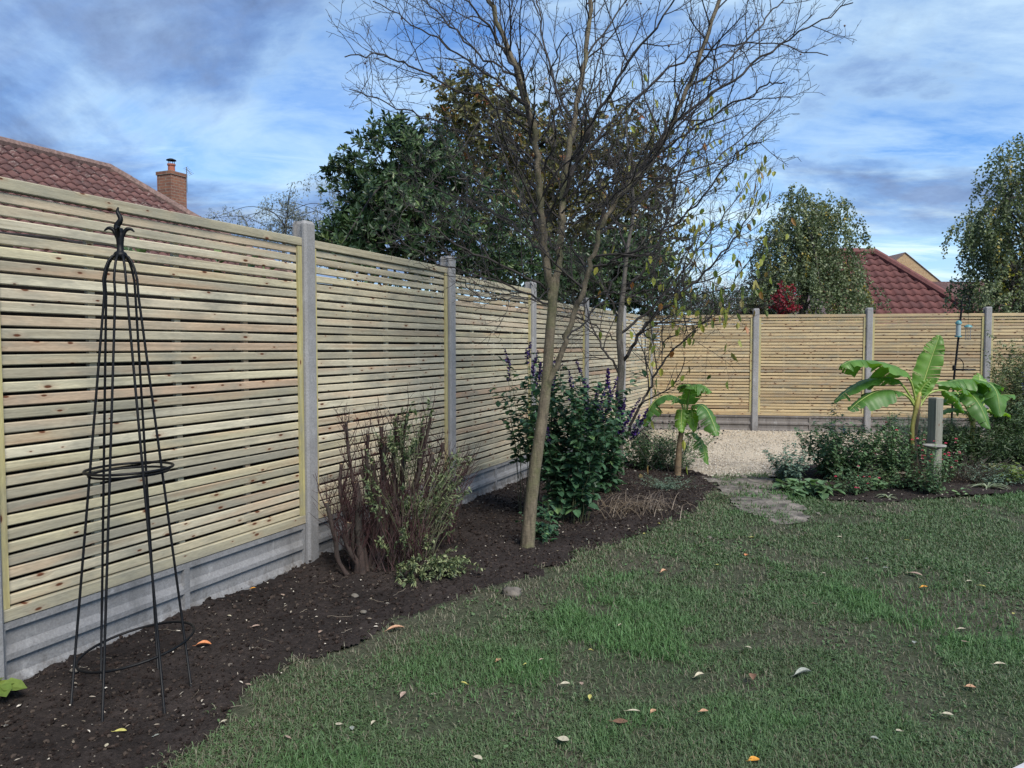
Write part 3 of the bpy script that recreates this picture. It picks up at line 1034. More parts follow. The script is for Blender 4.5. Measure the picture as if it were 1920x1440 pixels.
def ring(par, cz, r, tr, tilt=(0, 0), off=(0, 0), name='hoop'):
    n = 40
    pts = [(off[0] + r * math.cos(a_), off[1] + r * math.sin(a_), cz + tilt[0] * math.cos(a_) + tilt[1] * math.sin(a_)) for a_ in np.linspace(0, 2 * math.pi, n + 1)]
    m = MB(); m.tube(pts, tr, 6, cap=False); return m.build(name, M['iron'], par, smooth=True)


ring(ob, .905, .166, .0058, (.004, 0), (-.014, 0)); ring(ob, .888, .150, .0052, (.004, 0), (-.014, 0))
ring(ob, .155, .222, .0055, (.035, .012), (-.002, 0))
m = MB()
zc = 1.785
m.lathe((TOPX * .95, 0, zc), [(.012, -.02), (.024, -.012), (.027, .0), (.022, .010), (.013, .016), (.0135, .045), (.016, .075), (.015, .09), (.0, .095)], 12)
fin = m.build('finial', M['iron'], ob, smooth=True)
m = MB()
cp = catmull([(TOPX, 0, zc + 0.0814), (TOPX - .010, 0, zc + 0.1147), (TOPX + .006, 0, zc + 0.1443), (TOPX - .006, 0, zc + 0.1739), (TOPX - .002, 0, zc + 0.1939)], 6)
m.tube(cp, np.interp(np.linspace(0, 1, len(cp)), [0, .3, .6, .85, 1], [.014, .013, .009, .006, .003]), 8); m.build('flame_tip', M['iron'], fin, smooth=True)
for k in range(4):
    a_ = k * math.pi / 2 + .25
    ca, sa = math.cos(a_), math.sin(a_)
    m = MB()
    cp = catmull([(TOPX + ca * .006, sa * .006, zc + 0.0629), (TOPX + ca * .022, sa * .022, zc + 0.0999), (TOPX + ca * .040, sa * .040, zc + 0.1073), (TOPX + ca * .056, sa * .056, zc + 0.0962)], 5)
    m.tube(cp, np.interp(np.linspace(0, 1, len(cp)), [0, .5, 1], [.007, .0085, .003]), 7)
    m.build('scroll_leaf', M['iron'], fin, smooth=True)

# ================================================================== BARE TREES
def grow(mb, pts, rad, level, up=.36, dens=1.0, spur=True, tips=None, maxl=3, lenk=1.0, t0=.15, sides=(7, 5, 4, 3, 3)):
    """side shoots along a limb, each with side shoots of its own"""
    pts = np.asarray(pts)
    seg = np.linalg.norm(pts[1:] - pts[:-1], axis=1)
    cum = np.concatenate([[0], np.cumsum(seg)])
    tot = cum[-1]
    if tot < .03: return
    sp = {0: .105, 1: .062, 2: .046, 3: .04}[level] / dens
    s_ = max(tot * t0, .05) + random.random() * sp
    g = random.random() * 6.28
    while s_ < tot * .985:
        i = min(int(np.searchsorted(cum, s_)) - 1, len(seg) - 1); i = max(i, 0)
        t = (s_ - cum[i]) / (seg[i] + 1e-9)
        p = pts[i] * (1 - t) + pts[i + 1] * t
        d = (pts[i + 1] - pts[i]) / (seg[i] + 1e-9)
        g += 2.4 + random.uniform(-.5, .5)
        ref = np.array([0, 0, 1.]) if abs(d[2]) < .9 else np.array([1., 0, 0])
        u = np.cross(d, ref); u /= np.linalg.norm(u); v = np.cross(d, u)
        side = math.cos(g) * u + math.sin(g) * v
        an = random.uniform(.55, 1.05)
        nd = d * math.cos(an) + side * math.sin(an)
        nd[2] += up * random.uniform(.2, 1.0) - .05
        nd /= np.linalg.norm(nd)
        rem = 1 - s_ / tot
        L = {0: 1.05, 1: .42, 2: .15, 3: .045}[level] * lenk * random.uniform(.45, 1.15) * (.45 + .75 * rem)
        r0 = min({0: .0085, 1: .0040, 2: .0022, 3: .0016}[level] * (.6 + .7 * rem), .6 * np.interp(s_, cum, np.broadcast_to(rad, len(cum))))
        r0 = max(r0, .0014)
        n = {0: 9, 1: 6, 2: 4, 3: 3}[level]
        q = [p]
        dd = nd.copy()
        for k in range(n - 1):
            dd = dd + np.random.normal(0, .13 if level < 3 else .2, 3) + np.array([0, 0, up * .10])
            dd /= np.linalg.norm(dd)
            q.append(q[-1] + dd * L / (n - 1))
        q = np.array(q)
        mb.tube(q, np.linspace(r0, max(r0 * .45, .0013), n), sides[level + 1], cap=False)
        if level >= 2 and tips is not None: tips.append((q[-1], dd))
        if level < maxl:
            grow(mb, q, np.linspace(r0, r0 * .35, n), level + 1, up, dens, spur, tips, maxl, lenk, .12, sides)
        s_ += sp * random.uniform(.6, 1.5)


np.random.seed(5)


def limb_px(pxs, Y0, Y1, n=5, jit=.012):
    k = len(pxs)
    pts = [P(px, py, Y0 + (Y1 - Y0) * i / (k - 1)) for i, (px, py) in enumerate(pxs)]
    c = catmull(pts, n)
    c[1:] += np.random.normal(0, jit, c[1:].shape) * .5
    return c


# --- near multi-stem tree in the soil border
base1 = G(988, 1030)
Y1 = base1.y
t1 = empty('bare_tree', base1, 0, 'leafless multi-stemmed tree with leaning grey-brown trunk in the soil border nearest the camera', 'tree')
mt = MB()
tp = [P(988, 1036, Y1), P(989, 1020, Y1), P(994, 960, Y1), P(1003, 880, Y1), P(1016, 790, Y1), P(1025, 715, Y1), P(1030, 640, Y1), P(1036, 570, Y1), P(1037, 520, Y1 + .0)]
tp[0].z = base1.z - .08
tr = np.interp(np.linspace(0, 1, (len(tp) - 1) * 6 + 1), [0, .12, .3, .6, .72, 1], [.064, .052, .044, .037, .035, .031])
tc_ = catmull(tp, 6)
mt.tube(tc_, tr * (1 + .03 * np.sin(np.arange(len(tr)) * 1.7)), 14)
stems = [
    ([(1034, 560), (1024, 480), (1014, 400), (1008, 320), (1000, 240), (975, 150), (925, 20), (890, -80)], 0, -.35, .028, .013),
    ([(1038, 560), (1048, 480), (1053, 400), (1060, 330), (1075, 230), (1098, 110), (1108, 0), (1112, -80)], 0, .25, .027, .013),
    ([(1022, 735), (1042, 690), (1060, 640), (1082, 570), (1108, 500), (1125, 430), (1165, 365), (1230, 290), (1285, 170), (1335, 40), (1365, -70)], -.01, -.3, .021, .012),
]
stem_c = []
for pxs, d0, d1, r0, r1 in stems:
    c_ = limb_px(pxs, Y1 + d0, Y1 + d1, 6, .014)
    rd = np.linspace(r0, r1, len(c_))
    mt.tube(c_, rd, 10)
    stem_c.append((c_, rd))
trunk1 = mt.build('trunk', M['bark'], t1, smooth=True)
ml = MB(); tips1 = []
limbs = [
    ([(1006, 310), (990, 220), (955, 110), (890, 20), (850, -60)], -.1, -.7, .020),
    ([(1058, 370), (1100, 250), (1170, 130), (1235, 40), (1300, -60)], .05, -.5, .022),
    ([(1165, 368), (1262, 235), (1375, 150), (1480, 72), (1602, 6)], -.1, -.2, .020),
    ([(1008, 320), (945, 275), (850, 240), (760, 205), (655, 168)], -.1, .4, .014),
    ([(1000, 250), (915, 190), (800, 140), (720, 105), (648, 104)], -.1, -.5, .013),
    ([(988, 200), (890, 125), (790, 55), (700, 0)], -.2, .3, .012),
    ([(1034, 545), (960, 505), (860, 462), (790, 405), (745, 360)], 0, -.45, .014),
    ([(1030, 570), (960, 538), (880, 512), (800, 482), (740, 440)], 0, .3, .012),
    ([(1024, 480), (960, 420), (890, 385), (810, 352), (740, 325)], 0, .6, .012),
    ([(1060, 335), (1150, 225), (1280, 115), (1400, 80), (1555, 104)], .1, .5, .015),
    ([(1230, 290), (1320, 230), (1425, 165), (1470, 155)], -.2, -.7, .012),
    ([(1122, 440), (1230, 350), (1340, 300), (1455, 203)], -.1, .5, .014),
    ([(1108, 500), (1190, 470), (1290, 400), (1370, 300), (1430, 260)], 0, -.6, .013),
    ([(1060, 640), (1130, 560), (1180, 470), (1205, 380)], 0, .8, .011),
    ([(1075, 230), (1030, 130), (1010, 20), (1000, -60)], .2, .7, .015),
    ([(1098, 110), (1160, 20), (1210, -50)], .2, .6, .012),
    ([(1285, 170), (1380, 100), (1450, 20), (1500, -30)], -.25, .3, .012),
    ([(1048, 480), (1010, 420), (960, 330), (925, 230)], 0, .9, .012),
    ([(1018, 430), (1060, 330), (1110, 230), (1180, 170)], 0, -.9, .012),
    ([(975, 150), (900, 100), (820, 20), (760, -40)], -.3, -.1, .012),
    ([(1036, 530), (1010, 560), (960, 560), (905, 560), (860, 520)], 0, -.5, .008),
    ([(1053, 400), (1130, 350), (1210, 330), (1290, 350)], 0, -.8, .010),
    ([(1082, 570), (1150, 545), (1220, 560), (1290, 540)], 0, -.3, .008),
    ([(1036, 500), (1000, 440), (970, 380), (900, 340), (840, 330)], 0, -.7, .010),
    ([(1060, 420), (1110, 400), (1180, 340), (1220, 260)], 0, -.9, .010),
    ([(1040, 470), (1080, 400), (1130, 380), (1200, 400), (1260, 370)], 0, .6, .010),
    ([(1014, 400), (960, 400), (900, 420), (850, 410)], 0, .7, .009),
    ([(1125, 430), (1180, 420), (1240, 430), (1300, 400)], -.2, -.8, .009),
    ([(1010, 340), (1040, 260), (1030, 160), (1060, 60)], 0, -.6, .011),
]
for pxs, d0, d1, r0 in limbs:
    c_ = limb_px(pxs, Y1 + d0, Y1 + d1, 6, .02)
    rd = np.linspace(r0 * .68, .0036, len(c_))
    ml.tube(c_, rd, 7)
    grow(ml, c_, rd, 0, tips=tips1, lenk=.63, t0=.12, dens=1.0, maxl=3)
for c_, rd in stem_c:
    grow(ml, c_, rd, 0, tips=tips1, lenk=.78, t0=.22, dens=.92, maxl=3)
crown1 = ml.build('crown', M['twig'], t1)
for q, d in random.sample(tips1, 48):
    mbr = MB(); mbr.blob(q + np.array([0, 0, -.006]), .0075, jit=.05)
    mbr.build('berry', M['berry'], t1)
print('twig verts', len(crown1.data.vertices))

# --- second tree behind, some hanging yellow and green leaves
base2 = G(1163, 885)
Y2 = base2.y
t2 = empty('sparse_leaved_tree', base2, 0, 'nearly bare tree with grey trunk and last hanging yellow-green leaves behind the purple flowers', 'tree')
mt = MB()
tp = [P(1163, 900, Y2), P(1161, 840, Y2), P(1160, 760, Y2), P(1165, 690, Y2), P(1161, 620, Y2), P(1168, 550, Y2), P(1176, 470, Y2), P(1188, 390, Y2), P(1180, 300, Y2), P(1172, 220, Y2 + .2)]
tc_ = catmull(tp, 6)
mt.tube(tc_, np.interp(np.linspace(0, 1, len(tc_)), [0, .15, .35, .6, 1], [.056, .046, .042, .026, .008]), 12)
mt.build('trunk', M['bark2'], t2, smooth=True)
ml = MB(); tips2 = []
limbs = [
    ([(1166, 690), (1205, 620), (1262, 565), (1330, 500), (1395, 420), (1432, 330)], 0, -.8, .030),
    ([(1175, 820), (1200, 760), (1225, 710), (1262, 655), (1340, 590), (1420, 500)], 0, -.4, .026),
    ([(1160, 700), (1125, 640), (1100, 590), (1085, 520)], 0, .2, .020),
    ([(1164, 625), (1230, 570), (1300, 480), (1360, 400), (1425, 310)], 0, .5, .022),
    ([(1170, 545), (1225, 480), (1260, 380), (1290, 270), (1330, 200)], 0, -.5, .022),
    ([(1165, 600), (1120, 520), (1070, 470), (1000, 440)], 0, .6, .016),
    ([(1176, 470), (1140, 380), (1110, 290), (1100, 220)], 0, .4, .018),
    ([(1188, 390), (1260, 310), (1330, 270), (1400, 235)], 0, .3, .018),
    ([(1188, 390), (1160, 300), (1190, 200), (1230, 160)], 0, -.5, .014),
    ([(1170, 560), (1240, 540), (1330, 555), (1400, 500), (1432, 440)], 0, -.9, .014),
    ([(1200, 620), (1240, 640), (1300, 610), (1380, 580)], -.1, -.9, .010),
    ([(1161, 640), (1100, 600), (1050, 590), (1010, 570)], 0, .5, .012),
    ([(1180, 480), (1250, 450), (1320, 440), (1400, 390)], 0, .7, .014),
    ([(1163, 840), (1200, 810), (1225, 830), (1250, 845)], 0, -.5, .009),
]
for pxs, d0, d1, r0 in limbs:
    c_ = limb_px(pxs, Y2 + d0, Y2 + d1, 6, .03)
    rd = np.linspace(r0 * .75, .0035, len(c_))
    ml.tube(c_, rd, 7)
    grow(ml, c_, rd, 0, tips=tips2, lenk=.9, t0=.16, dens=.80, maxl=2)
ml.build('crown', M['twig'], t2)
M['autumn'] = leafmat('hanging_autumn_leaf', [(0, (.09, .13, .04)), (.35, (.22, .27, .05)), (.6, (.38, .36, .07)), (.85, (.20, .17, .07)), (.96, (.34, .17, .05)), (1, (.35, .12, .04))], trans=.35)
hang = [t_ for t_ in tips2 if 960 + t_[0][0] / t_[0][1] * F > 1120 and (960 + t_[0][0] / t_[0][1] * F > 1250 or random.random() < .5)]
hang = random.sample(hang, min(330, len(hang)))
pos = np.array([h[0] for h in hang]); n = len(pos)
d = np.tile([0, 0, -1.], (n, 1)) + rng.normal(0, .25, (n, 3))
m = MB(); m.leaves(pos, d, rvec(n), .075 + .05 * rng.random(n), .038 + .018 * rng.random(n), fold=.35, curl=.1, a=rng.random(n) ** 1.3)
# a few single leaves where the photograph shows them
sp = [(1182, 620), (1240, 690), (1292, 632), (1355, 575), (1347, 590), (1316, 608), (1358, 600), (1300, 295), (1318, 410), (1302, 420), (1180, 310), (1120, 500), (1218, 478), (1212, 490), (1180, 555), (1220, 440), (1225, 520)]
pos = np.array([P(a_, b_, Y2 - .5) for a_, b_ in sp]); n = len(pos)
m.leaves(pos, np.tile([0, 0, -1.], (n, 1)) + rng.normal(0, .15, (n, 3)), np.tile([0, -1., 0], (n, 1)) + rng.normal(0, .4, (n, 3)), .10, .05, fold=.3, curl=.1, a=rng.uniform(.3, 1, n))
m.build('foliage', M['autumn'], t2)

# ================================================================== LEAFY TREES AND SHRUBS
def leafy(name, base, blobs, mat, nsh, lps, Ls, Ws, trunk_r, bark, label, cat='tree', group=None, mode='rosette', droop=.0, strand=(8, .05), shoot=.12, inner=.45, limbs=8, up=.3, tintr=(0, 1), clip=None):
    """blobs: (centre, (rx,ry,rz), weight). Shoots are spread through the blobs' volume, thicker towards their skins"""
    base = Vector(base)
    o = empty(name, base, 0, label, cat, group)
    wts = np.array([b[2] for b in blobs], float); wts /= wts.sum()
    m = MB(); sk = MB()
    cs = []
    for bi, b in enumerate(blobs):
        k = int(nsh * wts[bi])
        dirs = rvec(k)
        # lumps: reject directions where noise is low, to leave gaps
        rad = inner + (1 - inner) * rng.random(k) ** .6
        lump = .52 + .92 * vnoise(dirs[:, 0] * 2 + dirs[:, 2] * 3 + bi * 5, dirs[:, 1] * 2 - dirs[:, 2] * 2, 1.6, bi + 20, 4)
        pp = np.array(b[0]) + dirs * rad[:, None] * np.array(b[1]) * lump[:, None]
        hole = vnoise(pp[:, 0] + pp[:, 1] * .7, pp[:, 2] + pp[:, 1] * .4, 1.9 / max(.35, min(b[1])) ** .5, bi + 40, 3)
        ok = (hole > .42) | (rng.random(k) < .35)
        ok &= pp[:, 2] > .02
        if clip is not None: ok &= ((pp - np.array(clip[0])) @ np.array(clip[1])) < clip[2]
        pp = pp[ok]; dirs = dirs[ok]
        cs.append((pp, dirs))
    C_ = np.concatenate([c[0] for c in cs]); D_ = np.concatenate([c[1] for c in cs])
    n = len(C_)
    sd_ = D_ * np.array([1, 1, .6]) + rvec(n) * .55 + np.array([0, 0, up])
    sd_ /= np.linalg.norm(sd_, axis=1, keepdims=True)
    tone = np.clip(rng.normal(.5, .22, n), tintr[0], tintr[1])
    if mode == 'rosette':
        for j in range(lps):
            t = rng.random(n)
            az = rvec(n)
            az -= sd_ * (az * sd_).sum(1, keepdims=True); az /= (np.linalg.norm(az, axis=1, keepdims=True) + 1e-9)
            an = .5 + .8 * (1 - t)
            d = sd_ * np.cos(an)[:, None] + az * np.sin(an)[:, None]
            d[:, 2] -= droop
            pos = C_ + sd_ * (t * shoot)[:, None]
            m.leaves(pos, d, sd_ + rvec(n) * .3, Ls * rng.uniform(.65, 1.2, n), Ws * rng.uniform(.7, 1.15, n), fold=.2, curl=.12, a=np.clip(tone + rng.normal(0, .13, n), 0, 1))
        ends = C_ + sd_ * shoot
        for i in range(0, n):
            if i % 2 == 0: sk.tube([C_[i] - sd_[i] * shoot * 1.2, C_[i], ends[i]], [.006, .0045, .002], 3, cap=False)
    else:   # hanging strands
        ns, stp = strand
        for i in range(n):
            L = stp * ns * random.uniform(.5, 1.2)
            h = D_[i] * np.array([1, 1, 0]) * .35 + np.random.normal(0, .15, 3)
            q = [C_[i]]
            dd = np.array([h[0], h[1], .35])
            for k in range(ns):
                dd = dd + np.array([0, 0, -.32]); dd += np.random.normal(0, .06, 3)
                q.append(q[-1] + dd / np.linalg.norm(dd) * stp * random.uniform(.7, 1.2))
            q = np.array(q)
            sk.tube(q, np.linspace(.003, .001, len(q)), 3, cap=False)
            for r_ in range(lps):
                k = len(q)
                jit = rng.normal(0, Ls * .5, (k, 3))
                d = rvec(k) * .8; d[:, 2] -= droop
                m.leaves(q + jit, d, rvec(k), Ls * rng.uniform(.7, 1.2, k), Ws * rng.uniform(.7, 1.2, k), fold=.2, a=np.clip(tone[i] + rng.normal(0, .12, k), 0, 1))
    if trunk_r:
        tm = MB()
        top = C_[:, 2].max()
        cen = C_.mean(0)
        hz = base.z + (cen[2] - base.z) * .9
        tps = catmull([(base.x, base.y, base.z - .1), (base.x + (cen[0] - base.x) * .2, base.y, base.z + (hz - base.z) * .4), (cen[0] * .7 + base.x * .3, cen[1] * .7 + base.y * .3, hz), (cen[0], cen[1], top * .55 + cen[2] * .45)], 6)
        tm.tube(tps, np.linspace(trunk_r, trunk_r * .2, len(tps)), 9)
        idx = rng.choice(n, min(n, limbs * 5), replace=False)
        for j, i in enumerate(idx):
            k = rng.integers(int(len(tps) * .35), len(tps) - 1)
            a_ = tps[k]; b_ = C_[i]
            mid = (a_ + b_) / 2 + np.array([0, 0, .12 * np.linalg.norm(b_ - a_)])
            cc = catmull([a_, mid, b_], 5)
            r0 = trunk_r * (.35 if j < limbs else .16)
            (tm if j < limbs else sk).tube(cc, np.linspace(r0, .006, len(cc)), 5, cap=False)
        tm.build('trunk', bark, o, smooth=True)
    if sk.n: sk.build('twigs', M['twig'], o)
    m.build('crown', mat, o)
    return o


M['ever'] = leafmat('dark_glossy_leaf', [(0, (.020, .038, .018)), (.5, (.040, .078, .032)), (.85, (.075, .125, .045)), (1, (.14, .20, .07))], rough=.42, trans=.15, spec=.4)
M['bronze'] = leafmat('bronze_olive_leaf', [(0, (.050, .058, .028)), (.4, (.095, .10, .040)), (.7, (.17, .155, .045)), (.9, (.24, .17, .05)), (1, (.24, .09, .04))], rough=.5, trans=.3)
M['birch'] = leafmat('birch_leaf', [(0, (.070, .095, .055)), (.5, (.14, .18, .09)), (.85, (.23, .27, .14)), (.97, (.30, .31, .15)), (1, (.36, .28, .05))], rough=.45, trans=.25)
M['euc'] = leafmat('grey_green_leaf', [(0, (.10, .12, .11)), (1, (.22, .25, .22))], trans=.2)
M['redleaf'] = leafmat('crimson_leaf', [(0, (.10, .012, .016)), (1, (.34, .02, .04))], trans=.3)
M['hedge'] = leafmat('hedge_leaf', [(0, (.02, .045, .018)), (1, (.06, .11, .035))], trans=.15)
M['mix'] = leafmat('mixed_shrub_leaf', [(0, (.05, .015, .015)), (.3, (.03, .05, .025)), (.8, (.07, .09, .035)), (1, (.14, .13, .06))], trans=.2)


def B(px, py, Y, wpx, hpx, dy=None, wt=1):
    c = P(px, py, Y)
    return (tuple(c), (wpx / 2 / F * Y, dy or wpx / 2 / F * Y, hpx / 2 / F * Y), wt)


YE = 11.0
bx = lambda px, Y, z=0: (P(px, 650, Y).x, Y, z)
leafy('evergreen_tree', bx(790, YE), [B(735, 345, YE, 190, 220, wt=1.1), B(680, 405, YE - .3, 120, 160, wt=.5), B(800, 320, YE + .3, 160, 130, wt=.6), B(760, 460, YE - .4, 320, 190, wt=1.7), B(870, 430, YE, 240, 220, wt=1.1), B(655, 460, YE - .8, 110, 90, wt=.5), B(648, 325, YE, 60, 70, wt=.10), B(738, 245, YE, 50, 60, wt=.10)],
      M['ever'], 2900, 9, .105, .042, .14, M['bark2'], 'dark glossy-leaved evergreen tree rising behind the long fence, left of the bare tree')
leafy('evergreen_shrub', bx(1060, 13.2), [B(1010, 520, 13.0, 220, 130, wt=1), B(1140, 520, 13.6, 230, 150, wt=1.2), B(1215, 545, 13.9, 150, 110, wt=.6), B(1190, 480, 13.9, 130, 120, wt=.5)],
      M['ever'], 2600, 8, .10, .038, .08, M['bark2'], 'low dark evergreen shrub above the far end of the long fence behind the bare trees', 'shrub')
YB = 14.6
leafy('bronze_leaved_tree', bx(1020, YB), [B(900, 250, YB, 200, 210, wt=1.0), B(870, 190, YB, 100, 110, wt=.25), B(1010, 300, YB + .5, 260, 250, wt=1.2), B(1120, 330, YB, 250, 260, wt=1.2), B(960, 420, YB, 300, 200, wt=1.0), B(1200, 330, YB + .3, 120, 240, wt=.5), B(1150, 450, YB + .3, 260, 180, wt=.9)],
      M['bronze'], 3500, 7, .11, .055, .17, M['bark2'], 'olive and bronze autumn tree seen through the bare branches behind the evergreen', droop=.25, inner=.3)
YP = 20
leafy('wispy_grey_tree', bx(520, YP), [B(590, 385, YP, 100, 110, wt=1), B(520, 400, YP, 80, 80, wt=.6), B(430, 412, YP + 1, 90, 50, wt=.35), B(560, 440, YP, 160, 90, wt=.8)],
      M['euc'], 420, 2, .075, .022, .06, M['bark2'], 'wispy grey-green tree showing above the long fence between chimney and evergreen', mode='strand', droop=.5, strand=(7, .07))
YR = 18
leafy('weeping_birch', bx(1500, YR), [B(1498, 405, YR, 80, 110, wt=.7), B(1482, 470, YR, 130, 160, wt=1.6), B(1552, 455, YR, 110, 160, wt=1.2), B(1515, 550, YR - .3, 225, 130, wt=2.1), B(1450, 525, YR, 60, 120, wt=.5), B(1588, 545, YR, 60, 120, wt=.6), B(1562, 385, YR, 50, 50, wt=.18), B(1490, 362, YR, 26, 40, wt=.07)],
      M['birch'], 1350, 3, .060, .042, .13, M['bark2'], 'drooping green birch behind the back fence beside the maroon roof', mode='strand', droop=.6, strand=(9, .065))
YS = 14.4
leafy('weeping_birch', bx(1960, YS), [B(1905, 420, YS, 150, 300, wt=1.6), B(1865, 440, YS, 90, 150, wt=.6), B(1835, 425, YS, 60, 40, wt=.10), B(1895, 540, YS - .3, 130, 130, wt=1.2), B(1905, 310, YS, 90, 100, wt=.4), B(2000, 420, YS, 260, 380, wt=1.6), B(1838, 535, YS, 100, 80, wt=.30), B(1828, 430, YS, 80, 40, wt=.12)],
      M['birch'], 1150, 3, .056, .038, .15, M['bark2'], 'tall birch with drooping branches hanging over the right end of the back fence', mode='strand', droop=.6, strand=(9, .058))
m_y = leafmat('yellowing_leaf', [(0, (.16, .19, .04)), (1, (.38, .32, .05))], trans=.35)
leafy('yellowing_shrub', bx(1915, 14.0), [B(1905, 520, 13.9, 60, 90, wt=1)], m_y, 90, 5, .055, .035, .03, M['bark2'], 'small yellowing bush against the birch at the right picture edge', 'shrub')
leafy('clipped_shrub', bx(1360, 17), [B(1350, 575, 17, 170, 60, wt=1.2), B(1310, 580, 16.5, 100, 50, wt=.6)], M['hedge'], 650, 8, .055, .022, .05, M['bark2'], 'rounded mid-green shrub above the back fence left of the birch', 'shrub')
leafy('crimson_shrub', bx(1470, 15.2), [B(1470, 565, 15.0, 42, 56, wt=1)], M['redleaf'], 150, 7, .06, .035, .03, M['bark2'], 'crimson-leaved shrub peeping over the back fence in front of the birch', 'shrub')
leafy('mottled_shrub', bx(1440, 15.4), [B(1435, 575, 15.4, 60, 40, wt=1), B(1400, 582, 15.4, 50, 28, wt=.6)], M['mix'], 260, 7, .05, .03, .03, M['bark2'], 'mottled red-brown and green shrub beside the crimson one over the back fence', 'shrub')
# hedge growing right behind the long fence: what shows dark through its slats
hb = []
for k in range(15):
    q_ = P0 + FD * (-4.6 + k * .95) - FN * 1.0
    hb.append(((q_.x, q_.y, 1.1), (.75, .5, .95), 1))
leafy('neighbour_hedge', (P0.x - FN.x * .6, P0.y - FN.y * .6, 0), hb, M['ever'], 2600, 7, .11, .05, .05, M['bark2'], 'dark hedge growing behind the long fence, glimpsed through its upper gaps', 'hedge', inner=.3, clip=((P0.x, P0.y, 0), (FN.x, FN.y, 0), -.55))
# added board screens just behind both fences, there to make the slat gaps dark
M['gap_dark'] = simple('dark_gap_backing', (.014, .012, .010), .9, 0, 6, .5)
M['gap_brown'] = simple('brown_gap_backing', (.075, .052, .036), .9, 0, 6, .4)


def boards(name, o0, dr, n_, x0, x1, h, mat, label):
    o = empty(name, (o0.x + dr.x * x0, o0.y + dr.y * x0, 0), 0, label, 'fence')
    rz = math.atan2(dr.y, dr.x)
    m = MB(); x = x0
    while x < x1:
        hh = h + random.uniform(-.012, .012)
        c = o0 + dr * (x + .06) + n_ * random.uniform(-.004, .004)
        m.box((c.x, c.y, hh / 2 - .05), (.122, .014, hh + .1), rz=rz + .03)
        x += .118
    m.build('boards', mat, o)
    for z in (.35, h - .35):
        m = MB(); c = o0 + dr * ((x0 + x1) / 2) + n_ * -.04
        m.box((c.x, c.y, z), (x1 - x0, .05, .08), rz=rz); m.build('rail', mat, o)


boards('gap_backing', P0 - FN * .30, FD, FN, -5.2, 9.4, 1.96, M['gap_dark'], 'added dark boards right behind the long slatted fence, darkening its gaps')
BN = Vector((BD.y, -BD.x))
boards('gap_backing', C0 - BN * .32, BD, BN, .2, 10.0, 1.90, M['gap_brown'], 'added brown boards right behind the back slatted fence, darkening its gaps')

# far bare trees
for i, (px, Y, h, lab) in enumerate(((1335, 34, 5.4, 'pale distant bare tree above the back fence, left one beside the hanging leaves'), (1395, 37, 5.6, 'pale distant bare tree above the back fence, the one nearest the birch'))):
    b_ = bx(px, Y)
    o = empty('distant_bare_tree', b_, 0, lab, 'tree', 'distant bare trees')
    m = MB(); tm = MB()
    tm.tube(catmull([(b_[0], Y, -.2), (b_[0] + .1, Y, 1.5), (b_[0], Y, 3)], 5), np.linspace(.14, .06, 11), 6); tm.build('trunk', M['twig_pale'], o)
    for k in range(70):
        a_ = random.uniform(0, 6.28); el = random.uniform(.5, 1.5)
        L = random.uniform(1.0, 2.2) * (h - 2) / 3.4
        st = np.array([b_[0], Y, random.uniform(1.6, 3)])
        d = np.array([math.cos(a_) * math.cos(el), math.sin(a_) * math.cos(el), math.sin(el)])
        q = [st]
        for j in range(6):
            d = d + np.random.normal(0, .14, 3); d /= np.linalg.norm(d); q.append(q[-1] + d * L / 5)
        m.tube(q, np.linspace(.025, .006, 7), 3, cap=False)
        for t_ in q[2:]:
            for _ in range(3):
                e = rvec(1)[0]; e[2] = abs(e[2]); m.tube([t_, t_ + e * .22, t_ + e * .4 + rvec(1)[0] * .08], [.008, .006, .004], 3, cap=False)
    m.build('crown', M['twig_pale'], o)

# ================================================================== HOUSES
def tiled_roof(par, ridge0, udir, down, vlen, u0f, u1f, mat, name='roof', gauge=.30, wave=.30, amp=.028, step=.035):
    """pantiled slope: rows run along udir, courses overlap down the slope; u0f/u1f give the row's ends at distance v"""
    m = MB()
    udir = np.array(udir, float); down = np.array(down, float)
    nrm = np.cross(udir, down); nrm /= np.linalg.norm(nrm)
    if nrm[2] < 0: nrm = -nrm
    rows = int(vlen / gauge)
    du = wave / 6
    R0 = np.array(ridge0, float)
    for r in range(rows):
        va, vb = r * gauge, (r + 1) * gauge + .03
        ua, ub = min(u0f(va), u0f(vb)), max(u1f(va), u1f(vb))
        ua, ub = u0f((va + vb) / 2), u1f((va + vb) / 2)
        n = int((ub - ua) / du)
        if n < 2: continue
        ia = math.floor(ua / du)
        us = (ia + np.arange(n + 1)) * du
        ph = us / wave * 2 * math.pi + (math.pi if r % 1 else 0)
        wv = amp * (np.sin(ph) + .35 * np.sin(2 * ph + .7))
        top = R0 + us[:, None] * udir + va * down + nrm * (wv + .004)[:, None]
        bot = R0 + us[:, None] * udir + vb * down + nrm * (wv + step)[:, None]
        lip = bot - nrm * (step * .95)
        v = np.concatenate([top, bot, lip]); k = n + 1
        i = np.arange(n)
        q = np.concatenate([np.stack([i, i + 1, k + i + 1, k + i], 1), np.stack([k + i, k + i + 1, 2 * k + i + 1, 2 * k + i], 1)])
        tn = rng.random(int(ub / wave - ua / wave) + 4)
        m.add(v, q, a=np.tile(tn[((us - us[0]) / wave).astype(int)], 3))
    return m.build(name, mat, par, smooth=True)


def ridge_tiles(par, a_, b_, r=.11, name='ridge_tiles', mat=None, L=.45):
    m = MB()
    a_ = np.array(a_, float); b_ = np.array(b_, float)
    n = max(2, int(np.linalg.norm(b_ - a_) / L))
    for i in range(n):
        p, q = a_ + (b_ - a_) * i / n, a_ + (b_ - a_) * (i + 1.05) / n
        m.tube([p, q], [r, r * 1.06], 8)
    return m.build(name, mat or M['ridge'], par)


